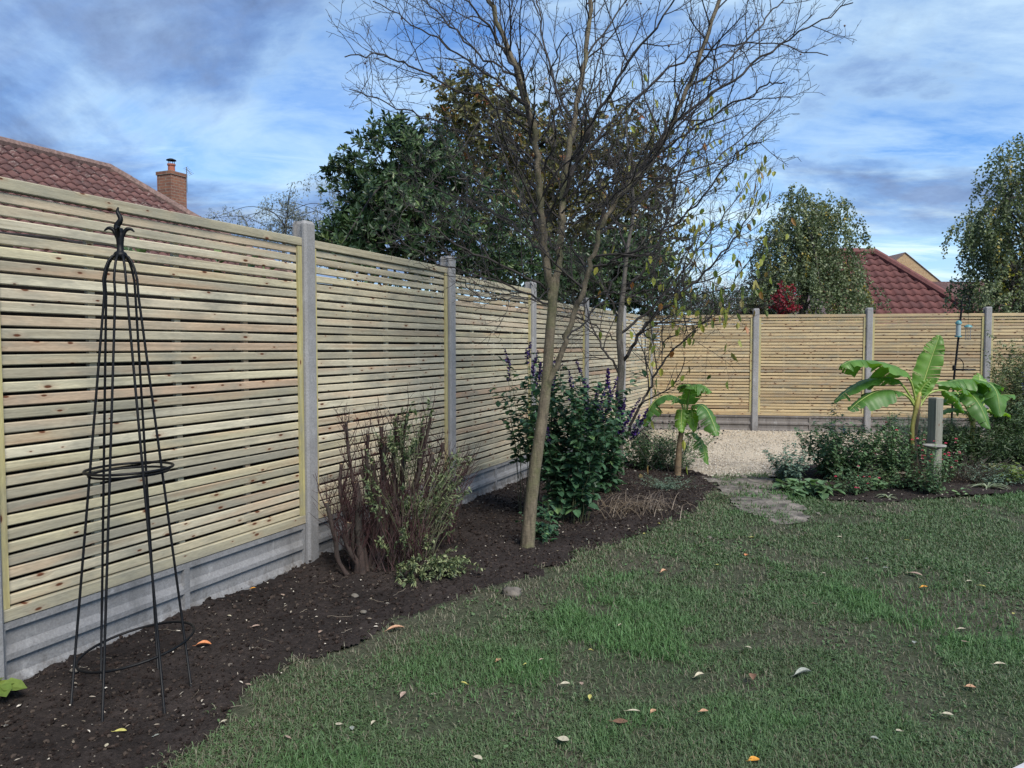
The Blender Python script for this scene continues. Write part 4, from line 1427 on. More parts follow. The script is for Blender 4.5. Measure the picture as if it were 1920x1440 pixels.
Rg = Vector((-9.74, 18.3, 5.78))            # hipped end of the ridge of the neighbour's bungalow
drop, run = 3.35, 4.1
h1 = empty('bungalow', (Rg.x, Rg.y, 0), 0, 'bungalow with brown-red hipped tile roof and brick chimney behind the long fence on the left', 'house')
f3 = Vector((FD.x, FD.y, 0)); n3 = Vector((FN.x, FN.y, 0))
LEN = 13.0
sl_ = math.hypot(drop, run)
dn = (n3 * run + Vector((0, 0, -drop))) / sl_
tiled_roof(h1, Rg, f3, dn, sl_, lambda v: -LEN, lambda v: v * run / sl_, M['tile'], gauge=.235, wave=.25, step=.04)
dn2 = (f3 * run + Vector((0, 0, -drop))) / sl_
tiled_roof(h1, Rg, -n3, dn2, sl_, lambda v: -v * run / sl_, lambda v: v * run / sl_, M['tile'], gauge=.235, wave=.25, step=.04)
m = MB()
Ra = Rg - f3 * LEN
e0, e1 = Ra - n3 * run - Vector((0, 0, drop)), Rg - n3 * run + f3 * run - Vector((0, 0, drop))
m.add([Ra, Rg, e1, e0], [[0, 1, 2, 3]]); m.build('rear_roof', M['tile'], h1)
corner = Rg + n3 * run + f3 * run - Vector((0, 0, drop))
ridge_tiles(h1, Ra + Vector((0, 0, .03)), Rg + Vector((0, 0, .03)))
ridge_tiles(h1, Rg + Vector((0, 0, .03)), corner + Vector((0, 0, .06)))
ridge_tiles(h1, Rg + Vector((0, 0, .03)), e1 + Vector((0, 0, .06)))
m = MB()
inn = .45
cs = [Ra + n3 * (run - inn), Rg + (n3 + f3) * (run - inn), Rg - n3 * (run - inn) + f3 * (run - inn), Ra - n3 * (run - inn)]
v = [(c.x, c.y, z) for z in (-.1, Rg.z - drop + .2) for c in cs]
m.add(v, [[0, 1, 5, 4], [1, 2, 6, 5], [2, 3, 7, 6], [3, 0, 4, 7]]); m.build('wall', M['brick'], h1)
for t in (-9, -6, -3, 0.5):
    c_ = Rg + n3 * (run - inn + .01) + f3 * t
    wm = MB(); ang = math.atan2(FD.y, FD.x)
    wm.box((c_.x, c_.y, 1.55), (1.3, .08, 1.1), rz=ang); wn = wm.build('window', M['white'], h1)
    gm_ = MB(); c2_ = c_ + n3 * .045
    for s_ in (-.31, .31):
        gm_.box((c2_.x + FD.x * s_, c2_.y + FD.y * s_, 1.55), (.55, .02, .98), rz=ang)
    gm_.build('pane', M['glass'], wn)
# chimney, pot with cowl, aerial
cc = P(329, 650, 20.0)
ang = math.atan2(FD.y, FD.x)
m = MB(); m.box((cc.x, cc.y, 5.05), (.50, .50, 1.9), rz=ang)
m.box((cc.x, cc.y, 6.04), (.54, .54, .09), rz=ang)
ch = m.build('chimney', M['brick'], h1)
m = MB(); m.box((cc.x, cc.y, 6.095), (.40, .40, .04), rz=ang, top=.8); m.build('mortar_cap', M['ridge'], ch)
m = MB(); m.lathe((cc.x, cc.y, 6.10), [(.10, 0), (.10, .03), (.09, .05), (.085, .17), (.105, .18), (.105, .22), (.07, .22)], 12); m.build('chimney_pot', M['pot'], ch, smooth=False)
m = MB()
for k in range(4):
    m.tube([(cc.x + .08 * math.cos(k * 1.57), cc.y + .08 * math.sin(k * 1.57), 6.30), (cc.x + .08 * math.cos(k * 1.57), cc.y + .08 * math.sin(k * 1.57), 6.42)], .008, 4)
m.lathe((cc.x, cc.y, 6.41), [(.13, 0), (.12, .02), (.05, .05), (.001, .055)], 12)
m.build('cowl', M['iron'], ch)
m = MB()
ap = P(350, 330, 20.1)
m.tube([(ap.x, ap.y, 5.6), (ap.x, ap.y, 6.27)], .012, 5)
m.tube([(ap.x - .02, ap.y, 6.25), (ap.x + .17, ap.y - .1, 6.05)], .008, 4)
for t in np.linspace(0, 1, 6):
    c_ = np.array([ap.x - .02 + .19 * t, ap.y - .1 * t, 6.25 - .20 * t])
    m.tube([c_ - [.05, .03, .07 * .5], c_ + [.05, .03, .07 * .5]], .004, 3)
m.build('aerial', M['steel'], ch)

# maroon hipped roof behind the back fence
A2 = Vector((12.5, 26.0, 4.72)); rn = 4.2; dr = 4.2 * 1.0
h2 = empty('hip_roofed_house', (A2.x, A2.y, 0), 0, 'house with maroon pantiled hip roof just behind the back fence beside the birch', 'house')
s2 = math.hypot(rn, dr)
dnf = Vector((0, -rn, -dr)) / s2
tiled_roof(h2, A2, (1, 0, 0), dnf, s2, lambda v: -2.4 - 0 * v, lambda v: v * rn / s2, M['tile2'], gauge=.31, wave=.31, amp=.035, step=.05)
dns = Vector((rn, 0, -dr)) / s2
tiled_roof(h2, A2, (0, 1, 0), dns, s2, lambda v: -v * rn / s2, lambda v: 5.0, M['tile2'])
m = MB(); m.add([A2 + Vector((-2.4, 0, 0)), A2, A2 + Vector((0, 5, 0)), A2 + Vector((-2.4, 5, -2))], [[0, 1, 2, 3]]); m.build('rear_roof', M['tile2'], h2)
ridge_tiles(h2, A2 + Vector((0, 0, .05)), A2 + Vector((rn, -rn, -dr + .08)), .13, mat=simple('maroon_hip_tile', (.13, .045, .04), .8, 0, 10, .3))
ridge_tiles(h2, A2 + Vector((-2.4, 0, .05)), A2 + Vector((0, 0, .05)), .13, mat=bpy.data.materials['maroon_hip_tile'])
m = MB(); m.box((A2.x + .7, A2.y + .4, .3), (6.2, 8.2, 1.1)); m.build('wall', M['ybrick'], h2)

# buff brick gable beyond
g0 = P(1697, 474, 36)
h3 = empty('gabled_house', (g0.x, g0.y, 0), 0, 'buff brick gable end of a house peeping above the maroon roof', 'house')
zb = 0
hw = 4.6; hd = 4.6 * .80
m = MB()
v = [(g0.x - hw, g0.y, zb), (g0.x + hw, g0.y, zb), (g0.x + hw, g0.y, g0.z - hd), (g0.x, g0.y, g0.z - .01), (g0.x - hw, g0.y, g0.z - hd)]
v += [(a_, b_ + 8, c_) for a_, b_, c_ in v]
m.add(v, [[0, 1, 2, 4], [0, 4, 9, 5], [1, 6, 7, 2]], [[4, 2, 3]]); m.build('wall', M['ybrick'], h3)
for sgn in (-1, 1):
    m = MB()
    a_ = (g0.x, g0.y - .04, g0.z); b_ = (g0.x + sgn * (hw + .2), g0.y - .04, g0.z - hd * 1.04)
    up_ = .03
    v = [a_, b_, (b_[0], b_[1] + 8.2, b_[2]), (a_[0], a_[1] + 8.2, a_[2])]
    v += [(x_, y_, z_ + up_) for x_, y_, z_ in v]
    m.add(v, [[0, 1, 2, 3], [7, 6, 5, 4], [0, 4, 5, 1], [1, 5, 6, 2], [2, 6, 7, 3]]); m.build('roof', M['ridge'], h3)
# dark roof end by the right birch
d0 = P(1790, 528, 31)
h4 = empty('dark_roofed_house', (d0.x, d0.y, 0), 0, 'house with a dark brown roof mostly hidden by the right-hand birch', 'house')
m = MB(); m.add([(d0.x - 2.6, d0.y - 2, d0.z - 2.0), (d0.x + 7, d0.y - 2, d0.z - 2.0), (d0.x + 6, d0.y, d0.z), (d0.x - 1.0, d0.y, d0.z), (d0.x - 2.6, d0.y + 2, d0.z - 2.0), (d0.x + 7, d0.y + 2, d0.z - 2)], [[0, 1, 2, 3], [3, 2, 5, 4]], [[0, 3, 4]]); m.build('roof', M['tile'], h4)
m = MB(); m.box((d0.x + 2.2, d0.y, (d0.z - 2) / 2), (9, 3.6, d0.z - 2)); m.build('wall', M['brick'], h4)

# ================================================================== BANANAS
def bananamat(name, c0, c1):
    m, t, b = newmat(name)
    a = nn(t, 'ShaderNodeAttribute', attribute_name='tint').outputs['Fac']
    o = nn(t, 'ShaderNodeTexCoord').outputs['Object']
    c = mixc(t, a, c0, c1)
    n1 = noise(t, o, 6, 4, .6)
    c = mixc(t, 1.0, c, ramp(t, n1, [(.3, (.78, .78, .78)), (.7, (1.2, 1.2, 1.2))]), 'MULTIPLY')
    n2 = noise(t, mapping(t, o, (1, 1, 1)), 11, 5, .7)
    c = mixc(t, ramp(t, n2, [(.62, 0.0), (.72, .75)]), c, (.16, .12, .05))
    t.links.new(c, b.inputs['Base Color'])
    b.inputs['Roughness'].default_value = .45
    tr = nn(t, 'ShaderNodeBsdfTranslucent')
    t.links.new(mixc(t, 1.0, c, (1.5, 1.6, .5), 'MULTIPLY'), tr.inputs[0])
    mx = nn(t, 'ShaderNodeMixShader', {0: .38, 1: b.outputs[0], 2: tr.outputs[0]})
    t.links.new(mx.outputs[0], t.nodes['Material Output'].inputs[0])
    return m


M['banana'] = bananamat('banana_leaf', (.045, .135, .035), (.17, .32, .05))
M['rib'] = simple('banana_midrib', (.26, .33, .08), .5)
M['banstem'] = simple('banana_stalk', (.27, .24, .06), .55, 0, 9, .4)
M['banold'] = simple('old_banana_stalk', (.17, .12, .07), .8, 0, 14, .5, .3)


BW = [1.4]


def banana_leaf(par, mid, wid, tone=.3, seed=0, droopw=.25, petiole=.18, tears=9, nrm=None, shape=None):
    wid = wid * BW[0]; tone = min(1, tone + .12)
    r = random.Random(seed)
    c = catmull(mid, 14)
    n = len(c)
    d = np.gradient(c, axis=0); d /= np.linalg.norm(d, axis=1, keepdims=True)
    if nrm is None:
        ref = np.array([0, 0, 1.])
    else:
        ref = np.array(nrm, float)
    sd_ = np.cross(d, ref)
    for i in range(n):
        if np.linalg.norm(sd_[i]) < .25:
            sd_[i] = sd_[i - 1] if i else np.array([1., 0, 0])
        sd_[i] /= np.linalg.norm(sd_[i])
        if i and (sd_[i] @ sd_[i - 1]) < 0: sd_[i] = -sd_[i]
    for _ in range(4):
        sd_[1:-1] = (sd_[:-2] + sd_[1:-1] * 2 + sd_[2:]); sd_ /= np.linalg.norm(sd_, axis=1, keepdims=True)
    up = np.cross(sd_, d)
    up[up @ ref < 0] *= -1
    ts = np.linspace(0, 1, n)
    i0 = int(petiole * n)
    m = MB()
    rows = n - i0
    for sgn in (-1, 1):
        tear_at = sorted(r.sample(range(4, rows - 3), min(tears, rows - 8)))
        cols = 6
        V = []; T = []
        segs = []; cur = []
        skew = 0
        for k in range(rows):
            i = i0 + k
            t = k / (rows - 1)
            w_ = wid / 2 * (math.sin(math.pi * min(1, (t * .97 + .03)) ** .72) ** .62) * (1 + .04 * math.sin(t * 31 + seed))
            if k in tear_at:
                segs.append(cur); cur = []
                skew = r.uniform(-.25, .25)
                # the new strip starts on the same midrib point as the old one ends
                segs_last = k
            row = []
            for j in range(cols + 1):
                s_ = j / cols
                x = s_ * w_
                dr_ = (droopw + skew * s_) * w_ * s_ ** 1.8 * 1.6 - .14 * w_ * math.sin(s_ * math.pi * .7)
                rip = .006 * math.sin(t * 46 + seed) * s_
                row.append(c[i] + sd_[i] * sgn * x * (1 - .18 * droopw) - up[i] * (dr_ + rip) + d[i] * s_ * w_ * (.25 + skew * .25))
            cur.append((row, t))
        segs.append(cur)
        for si, sg in enumerate(segs):
            if si and sg:   # join to the midrib of the previous strip with a narrow slit at the edge
                prev = segs[si - 1][-1][0]
                row = [prev[j] * (1 - .55 * (j / 6)) + sg[0][0][j] * (.55 * (j / 6)) for j in range(7)]
                sg = [(row, sg[0][1])] + sg
            if len(sg) < 2: continue
            V = np.array([x for row, _ in sg for x in row])
            k = 7
            q = [[a_ * k + j, a_ * k + j + 1, (a_ + 1) * k + j + 1, (a_ + 1) * k + j] for a_ in range(len(sg) - 1) for j in range(6)]
            m.add(V, q, a=min(1, max(0, tone + r.uniform(-.10, .10))))
    lf = m.build('leaf', M['banana'], par, smooth=True)
    m = MB()
    sub = c[::3] if n > 12 else c
    m.tube(sub, np.interp(np.linspace(0, 1, len(sub)), [0, petiole, 1], [.015, .010, .002]), 6)
    m.build('midrib', M['rib'], lf, smooth=True)
    return lf


def PX(lst, Y0, Y1):
    k = len(lst)
    return [P(a_, b_, Y0 + (Y1 - Y0) * i / (k - 1)) for i, (a_, b_) in enumerate(lst)]


b1 = G(1270, 892)
Ya = b1.y
bn1 = empty('banana_plant', b1, 0, 'small banana plant with drooping leaves by the path opening, left of the gravel', 'banana plant')
m = MB(); cst = catmull([Vector((b1.x, b1.y, b1.z - .05)), P(1272, 860, Ya), P(1276, 820, Ya), P(1286, 775, Ya)], 6)
m.tube(cst, np.linspace(.042, .024, len(cst)), 10); m.build('stalk', M['banold'], bn1, smooth=True)
banana_leaf(bn1, PX([(1284, 790), (1276, 752), (1252, 741), (1228, 752), (1212, 778), (1207, 800)], Ya, Ya - .15), .19, .12, 1, .5)
banana_leaf(bn1, PX([(1288, 785), (1290, 750), (1297, 725), (1315, 722), (1335, 735)], Ya, Ya - .25), .24, .35, 2, .35)
banana_leaf(bn1, PX([(1290, 785), (1303, 760), (1322, 765), (1336, 790), (1345, 818)], Ya, Ya - .35), .22, .15, 3, .3)
banana_leaf(bn1, PX([(1284, 815), (1300, 812), (1313, 825), (1320, 845), (1327, 872)], Ya, Ya - .15), .15, .22, 4, .3)
banana_leaf(bn1, PX([(1286, 780), (1284, 750), (1292, 725), (1282, 722), (1276, 735)], Ya + .05, Ya + .3), .18, .5, 5, .35)
banana_leaf(bn1, PX([(1284, 780), (1279, 768), (1277, 790), (1279, 812)], Ya - .03, Ya - .16), .12, .8, 6, .3, tears=2)
banana_leaf(bn1, PX([(1290, 785), (1296, 768), (1299, 785), (1302, 810)], Ya - .03, Ya - .16), .12, .85, 7, .3, tears=2)

BW[0] = 1.15
b2 = G(1713, 905)
Yb = b2.y
bn2 = empty('banana_plant', b2, 0, 'largest banana plant with one upright leaf, standing left of the grey wooden post', 'banana plant')
m = MB(); cst = catmull([Vector((b2.x, b2.y, -.05)), P(1714, 870, Yb), P(1712, 825, Yb), P(1718, 775, Yb), P(1722, 742, Yb)], 6)
m.tube(cst, np.linspace(.048, .034, len(cst)), 10); m.build('stalk', M['banold'], bn2, smooth=True)
m = MB(); cst = catmull([P(1711, 835, Yb - .045), P(1711, 800, Yb - .045), P(1718, 765, Yb - .03), P(1724, 735, Yb)], 6)
m.tube(cst, np.linspace(.020, .026, len(cst)), 8); m.build('leaf_sheath', M['banstem'], bn2, smooth=True)
banana_leaf(bn2, PX([(1722, 755), (1729, 725), (1740, 690), (1752, 655), (1762, 628)], Yb, Yb + .1), .23, .6, 11, .05, .12, 9, nrm=(-.5, -1, .2))
banana_leaf(bn2, PX([(1718, 755), (1706, 712), (1680, 690), (1640, 678), (1600, 676), (1576, 686)], Yb, Yb - .35), .36, .42, 12, .42, .24, 6)
banana_leaf(bn2, PX([(1716, 758), (1692, 722), (1665, 708), (1625, 713), (1590, 732), (1563, 755)], Yb, Yb - .15), .31, .10, 13, .35, .22, 5)
banana_leaf(bn2, PX([(1715, 762), (1700, 742), (1670, 732), (1640, 736), (1612, 752), (1592, 770)], Yb, Yb - .35), .29, .13, 14, .35, .28, 5)
banana_leaf(bn2, PX([(1724, 755), (1738, 728), (1765, 716), (1795, 722), (1822, 745)], Yb, Yb + .5), .20, .3, 15, .4, .40, 4)
banana_leaf(bn2, PX([(1724, 762), (1742, 738), (1768, 732), (1790, 745), (1808, 775)], Yb, Yb + .1), .16, .28, 16, .4, .5, 3)
banana_leaf(bn2, PX([(1720, 762), (1724, 738), (1733, 722), (1745, 712)], Yb, Yb - .05), .10, .95, 17, .05, .1, 1, nrm=(0, -1, .3))

BW[0] = 1.35
b3 = G(1822, 880)
Yc = b3.y + .1
bn3 = empty('banana_plant', b3, 0, 'broad drooping banana plant at the right, between the grey post and the right-hand shrubs', 'banana plant')
m = MB(); cst = catmull([Vector((b3.x, Yc, -.05)), P(1822, 850, Yc), P(1823, 810, Yc), P(1826, 770, Yc)], 6)
m.tube(cst, np.linspace(.036, .026, len(cst)), 10); m.build('stalk', M['banstem'], bn3, smooth=True)
banana_leaf(bn3, PX([(1826, 785), (1832, 745), (1826, 715), (1800, 712), (1772, 718)], Yc, Yc - .4), .30, .30, 21, .35, .25, 6)
banana_leaf(bn3, PX([(1826, 785), (1838, 740), (1850, 718), (1868, 735), (1876, 782)], Yc, Yc - .35), .28, .25, 22, .35, .25, 5)
banana_leaf(bn3, PX([(1824, 790), (1812, 750), (1818, 738), (1838, 762), (1856, 805)], Yc, Yc - .5), .28, .22, 23, .35, .22, 6)
banana_leaf(bn3, PX([(1828, 785), (1848, 755), (1870, 742), (1902, 740)], Yc, Yc + .3), .20, .3, 24, .35, .3, 5)
banana_leaf(bn3, PX([(1822, 790), (1810, 772), (1785, 766), (1758, 778)], Yc, Yc - .1), .15, .4, 25, .35, .3, 4)
banana_leaf(bn3, PX([(1828, 785), (1832, 750), (1836, 722), (1836, 700)], Yc, Yc + .25), .18, .5, 26, .1, .3, 3, nrm=(0, -1, .2))
banana_leaf(bn3, PX([(1828, 790), (1850, 770), (1875, 772), (1895, 782)], Yc, Yc + .1), .14, .9, 27, .35, .35, 3)
banana_leaf(bn3, PX([(1824, 785), (1800, 745), (1790, 735), (1778, 745), (1772, 760)], Yc, Yc + .3), .2, .3, 28, .35, .35, 3)

# ================================================================== STEMMY GARDEN PLANTS
M['salvia'] = leafmat('salvia_leaf', [(0, (.022, .055, .032)), (.5, (.042, .10, .052)), (.9, (.075, .16, .075)), (1, (.15, .25, .09))], rough=.5, trans=.22)
M['purple'] = leafmat('purple_petal', [(0, (.020, .007, .045)), (.7, (.055, .016, .15)), (1, (.12, .05, .34))], trans=.3)
M['green'] = leafmat('garden_leaf', [(0, (.055, .10, .050)), (.6, (.115, .20, .095)), (1, (.20, .31, .14))], rough=.5, trans=.22)
M['blueg'] = leafmat('blue_green_leaf', [(0, (.085, .14, .11)), (1, (.20, .29, .22))], rough=.6, trans=.2)
M['lime'] = leafmat('lime_leaf', [(0, (.08, .14, .03)), (1, (.26, .32, .06))], rough=.5, trans=.25)
M['varie'] = leafmat('variegated_leaf', [(0, (.05, .075, .04)), (.4, (.10, .14, .065)), (.8, (.22, .255, .125)), (1, (.36, .38, .20))], rough=.5, trans=.25)
M['pink'] = leafmat('red_pink_petal', [(0, (.45, .02, .05)), (.6, (.62, .05, .14)), (1, (.75, .45, .48))], trans=.3)
M['dry'] = leafmat('dry_stem', [(0, (.06, .045, .035)), (1, (.20, .155, .11))], trans=0)
M['stem'] = simple('green_brown_stem', (.06, .065, .03), .7, 0, 10, .4)
M['seed'] = simple('black_seed_head', (.018, .014, .014), .8)
M['straw'] = leafmat('pale_strap_leaf', [(0, (.10, .15, .07)), (1, (.34, .38, .26))], trans=.2)


LUSH = [1.5, 1.2, 1.3, 1.1]


def stemmy(name, c, rad, h, ns, leafL, leafW, mat, label, cat='plant', group=None, step=.035, droop=.35, splay=.35, lo=.15, spikes=None, spikef=.4, stemmat=None, elong=1.0, side=0, tone=(0, 1), per=2, hvar=.3, stemr=.003, flowers=None):
    c = Vector(c)
    o = empty(name, c, 0, label, cat, group)
    st = MB(); lv = MB(); parts_ = []
    ns = int(ns * LUSH[0]); leafL *= LUSH[1]; leafW *= LUSH[2]; h *= LUSH[3]
    for i in range(ns):
        a_ = random.uniform(0, 6.28); rr = rad * math.sqrt(random.random())
        bx_, by_ = c.x + math.cos(a_) * rr * .45, c.y + math.sin(a_) * rr * .45 * elong
        H = h * random.uniform(1 - hvar, 1.0) * (1 - .25 * rr / max(rad, .01))
        tx, ty = c.x + math.cos(a_) * rr * (1 + splay), c.y + math.sin(a_) * rr * (1 + splay) * elong
        k = 7
        q = []
        for j in range(k):
            t = j / (k - 1)
            q.append(np.array([bx_ + (tx - bx_) * t ** 1.4, by_ + (ty - by_) * t ** 1.4, c.z - .02 + H * (t - .06 * t ** 3)]) + (np.random.normal(0, .012, 3) * (j > 0)))
        q = np.array(q)
        st.tube(q, np.linspace(stemr, stemr * .4, k), 4, cap=False)
        m_ = max(2, int(H * (1 - lo) / step))
        ts = np.repeat(lo + (1 - lo) * (np.arange(m_) + rng.random(m_) * .5) / m_, per)
        pos = np.stack([np.interp(ts, np.linspace(0, 1, k), q[:, ax]) for ax in range(3)], 1)
        nn_ = len(pos)
        az = rng.uniform(0, 6.28, nn_)
        el = rng.normal(.15, .3, nn_) - droop * (1 - ts) * .8
        d = np.stack([np.cos(az) * np.cos(el), np.sin(az) * np.cos(el), np.sin(el)], 1)
        pos = pos + d * leafL * .15
        sz = (1.05 - .45 * ts) * rng.uniform(.6, 1.15, nn_)
        lv.leaves(pos, d, np.array([[0, 0, 1.]]) + rvec(nn_) * .35, leafL * sz, leafW * sz, fold=.18, curl=.25, a=np.clip(rng.uniform(tone[0], tone[1]) * .5 + rng.random(nn_) * .5 * (tone[1] - tone[0]) + tone[0] * .5 + .12 * ts, 0, 1))
        if side:
            for _ in range(side):
                t = random.uniform(.35, .9); p_ = np.array([np.interp(t, np.linspace(0, 1, k), q[:, ax]) for ax in range(3)])
                a2 = random.uniform(0, 6.28); L = h * .22 * random.uniform(.6, 1.2)
                dd = np.array([math.cos(a2) * .75, math.sin(a2) * .75, .65])
                e_ = np.array([p_ + dd * L * u for u in (0, .5, 1)]); e_[2, 2] += .01
                st.tube(e_, [stemr * .5, stemr * .4, stemr * .2], 3, cap=False)
                kk = max(3, int(L / step) * per)
                tt = rng.random(kk); ps = e_[0] + (e_[2] - e_[0]) * tt[:, None]
                d = rvec(kk); d[:, 2] = d[:, 2] * .5
                lv.leaves(ps, d, np.array([[0, 0, 1.]]) + rvec(kk) * .3, leafL * .75 * rng.uniform(.6, 1.1, kk), leafW * .75 * rng.uniform(.6, 1.1, kk), fold=.18, curl=.25, a=np.clip(rng.random(kk), tone[0], tone[1]))
        if spikes and random.random() < spikef:
            Ls, ww, cnt, _ = spikes
            fl_ = MB()
            tp_ = q[-1]; dd = (q[-1] - q[-2]); dd /= np.linalg.norm(dd)
            dd = dd + np.random.normal(0, .15, 3)
            st.tube([tp_, tp_ + dd * Ls * .5, tp_ + dd * Ls], [.0025, .002, .001], 4, cap=False)
            tt = rng.random(cnt); ps = tp_ + dd * Ls * tt[:, None]
            d = rvec(cnt); d[:, 2] = np.abs(d[:, 2]) * .6
            fl_.leaves(ps, d, rvec(cnt), ww * (1.15 - .6 * tt), ww * .5, fold=.4); parts_.append((fl_, 'flower_spike' if spikes[3] != M['seed'] else 'seed_head', spikes[3]))
        if flowers and random.random() < flowers[0]:
            _, fs, cnt, hang_, _m = flowers
            for _ in range(cnt):
                t = random.uniform(.5, 1); p_ = np.array([np.interp(t, np.linspace(0, 1, k), q[:, ax]) for ax in range(3)]) + np.random.normal(0, fs * 1.2, 3)
                az = np.arange(5) * 1.257
                d = np.stack([np.cos(az), np.sin(az), np.full(5, -.9 if hang_ else .5)], 1)
                fl_ = MB(); fl_.leaves(np.repeat(p_[None], 5, 0), d, np.tile([0, 0, 1.], (5, 1)), fs, fs * .6, fold=.3); parts_.append((fl_, 'flower', _m))
    st.build('stems', stemmat or M['stem'], o)
    if lv.n: lv.build('leaves', mat, o)
    for q_, n_, mm_ in parts_[:100]: q_.build(n_, mm_, o)
    return o



LUSH[:] = [1.5, 1.1, 1.25, 1.12]
# ---- purple flowering sage round the bare trees
SP = (.15, .026, 42, M['purple'])
stemmy('purple_sage', G(1072, 975), .36, 1.42, 27, .085, .052, M['salvia'], 'dense dark green sage bush with purple flower spikes between the two bare trees', 'shrub', step=.038, spikes=SP, spikef=.14, side=2, elong=.8, hvar=.45)
stemmy('purple_sage', G(1135, 925), .25, 1.15, 17, .085, .052, M['salvia'], 'sage bush with tall purple spikes around the foot of the grey second trunk', 'shrub', step=.042, spikes=(.26, .034, 95, M['purple']), spikef=.42, side=1, elong=.7, hvar=.4)
stemmy('purple_sage', G(990, 960), .22, 1.50, 12, .080, .048, M['salvia'], 'tall thin-stemmed sage with dark flower tips against the fence left of the leaning trunk', 'shrub', step=.055, lo=.38, spikes=SP, spikef=.7, side=1, splay=.2, hvar=.25)
stemmy('purple_sage', G(1030, 1010), .20, .34, 12, .065, .04, M['salvia'], 'low sage leaves at the right foot of the leaning trunk', 'shrub', step=.035, splay=.8, hvar=.5)
# low dead-looking tangle and dark-headed plants by the left banana
stemmy('seed_head_plant', G(1262, 880) , .42, .66, 44, .035, .014, M['green'], 'bushy plant covered in small black seed heads around the left banana', 'plant', step=.022, side=1, hvar=.3, splay=.5, spikes=(.015, .022, 10, M['seed']), spikef=1.0, stemr=.0022)
stemmy('seed_head_plant', G(1212, 878), .34, .52, 44, .045, .018, M['green'], 'fine-leaved green plant between the purple sage and the left banana', 'plant', step=.022, side=1, hvar=.3, splay=.4)
stemmy('low_grey_shrub', G(1255, 915), .22, .17, 46, .026, .008, M['blueg'], 'small grey-green mound at the foot of the left banana', 'shrub', step=.012, splay=.9, hvar=.4, stemr=.0015)
m = MB(); c = G(1190, 960)
for i in range(170):
    a_ = random.uniform(0, 6.28); L = random.uniform(.18, .42); sp_ = random.uniform(.4, 1.0)
    b_ = np.array([c.x + random.gauss(0, .20), c.y + random.gauss(0, .16), c.z])
    q = [b_ + np.array([math.cos(a_) * sp_ * L * t, math.sin(a_) * sp_ * L * t, L * (.75 * t - .62 * t * t) * 1.5]) for t in np.linspace(0, 1, 6)]
    m.tube(q, np.linspace(.0028, .0008, 6), 3, cap=False, a=random.random())
tag(m.build('dead_grass_clump', M['dry'], origin=c), 'collapsed brown clump of dry grass in front of the purple sage', 'grass clump')
for (px, py, L) in ((1190, 925, .3), (1222, 930, .28), (1250, 870, .0)):
    pass

# ---- hard-pruned shrub against the long fence
cs_ = G(722, 1068)
ps_ = empty('pruned_shrub', cs_, 0, 'hard-pruned leggy shrub of dark cut stubs and red-brown twigs against the long fence', 'shrub')
st = MB(); ct = MB(); tw = MB(); lf = MB()
stub_px = [((655, 1085, 4.55), (612, 942, 4.55), .016), ((668, 1080, 4.6), (655, 980, 4.6), .020), ((672, 1075, 4.65), (640, 870, 4.7), .014), ((680, 1080, 4.6), (668, 905, 4.7), .024),
           ((690, 1075, 4.65), (648, 790, 4.75), .013), ((698, 1070, 4.7), (700, 870, 4.85), .022), ((705, 1065, 4.75), (690, 815, 4.85), .014), ((715, 1060, 4.75), (722, 830, 4.9), .018),
           ((730, 1050, 4.85), (745, 780, 5.0), .014), ((738, 1050, 4.85), (764, 772, 5.0), .012), ((745, 1040, 4.95), (760, 850, 5.1), .018), ((755, 1030, 5.0), (792, 800, 5.15), .016),
           ((765, 1020, 5.1), (808, 782, 5.2), .013), ((770, 1010, 5.2), (812, 850, 5.3), .016), ((780, 1000, 5.3), (832, 830, 5.4), .012), ((700, 1060, 4.8), (740, 900, 5.0), .026), ((690, 1070, 4.7), (712, 930, 4.75), .026), ((790, 985, 5.45), (850, 860, 5.6), .010), ((800, 975, 5.6), (880, 870, 5.9), .008),
           ((664, 1078, 4.65), (636, 900, 4.7), .012), ((712, 1062, 4.7), (676, 880, 4.85), .015), ((740, 1050, 4.9), (715, 800, 5.0), .012), ((756, 1035, 5.0), (778, 830, 5.1), .014)]
for (b_, e_, r_) in stub_px:
    p0 = P(*b_); p1 = P(*e_); p0.z = min(p0.z, .07)
    mid = (p0 + p1) / 2 + Vector((random.gauss(0, .018), random.gauss(0, .02), 0))
    q1 = p0.lerp(mid, .5) + Vector((random.gauss(0, .012), 0, 0)); q2 = mid.lerp(p1, .5) + Vector((random.gauss(0, .014), 0, 0))
    cc_ = catmull([p0, q1, mid, q2, p1], 4)
    st.tube(cc_, np.linspace(r_ * 1.05, r_ * .8, len(cc_)) * (1 + .08 * np.random.normal(size=len(cc_))), 8)
    ct.tube([p1, p1 + (p1 - q2).normalized() * .003], [r_ * .78, r_ * .6], 8)
    # shoots along the stub
    L = np.linalg.norm(cc_[-1] - cc_[0])
    for _ in range(int(10 + L * 15)):
        t = random.uniform(.18, 1) ** .8; k_ = min(int(t * (len(cc_) - 1)), len(cc_) - 1)
        s_ = cc_[k_] + np.random.normal(0, .006, 3)
        a_ = random.uniform(0, 6.28); ln_ = random.uniform(.08, .30)
        dd = np.array([math.cos(a_) * .42, math.sin(a_) * .42, 1.0]); q = [s_]
        for j in range(5):
            dd = dd + np.array([0, 0, .12]) + np.random.normal(0, .12, 3); dd /= np.linalg.norm(dd); q.append(q[-1] + dd * ln_ / 5)
        tw.tube(q, np.linspace(.0032, .0010, 6), 4, cap=False)
        for t_ in q[2:5]:
            e = rvec(1)[0]; e[2] = abs(e[2]) + .3
            tw.tube([t_, t_ + e * .035, t_ + e * .06 + rvec(1)[0] * .01], [.0016, .0012, .0008], 3, cap=False)
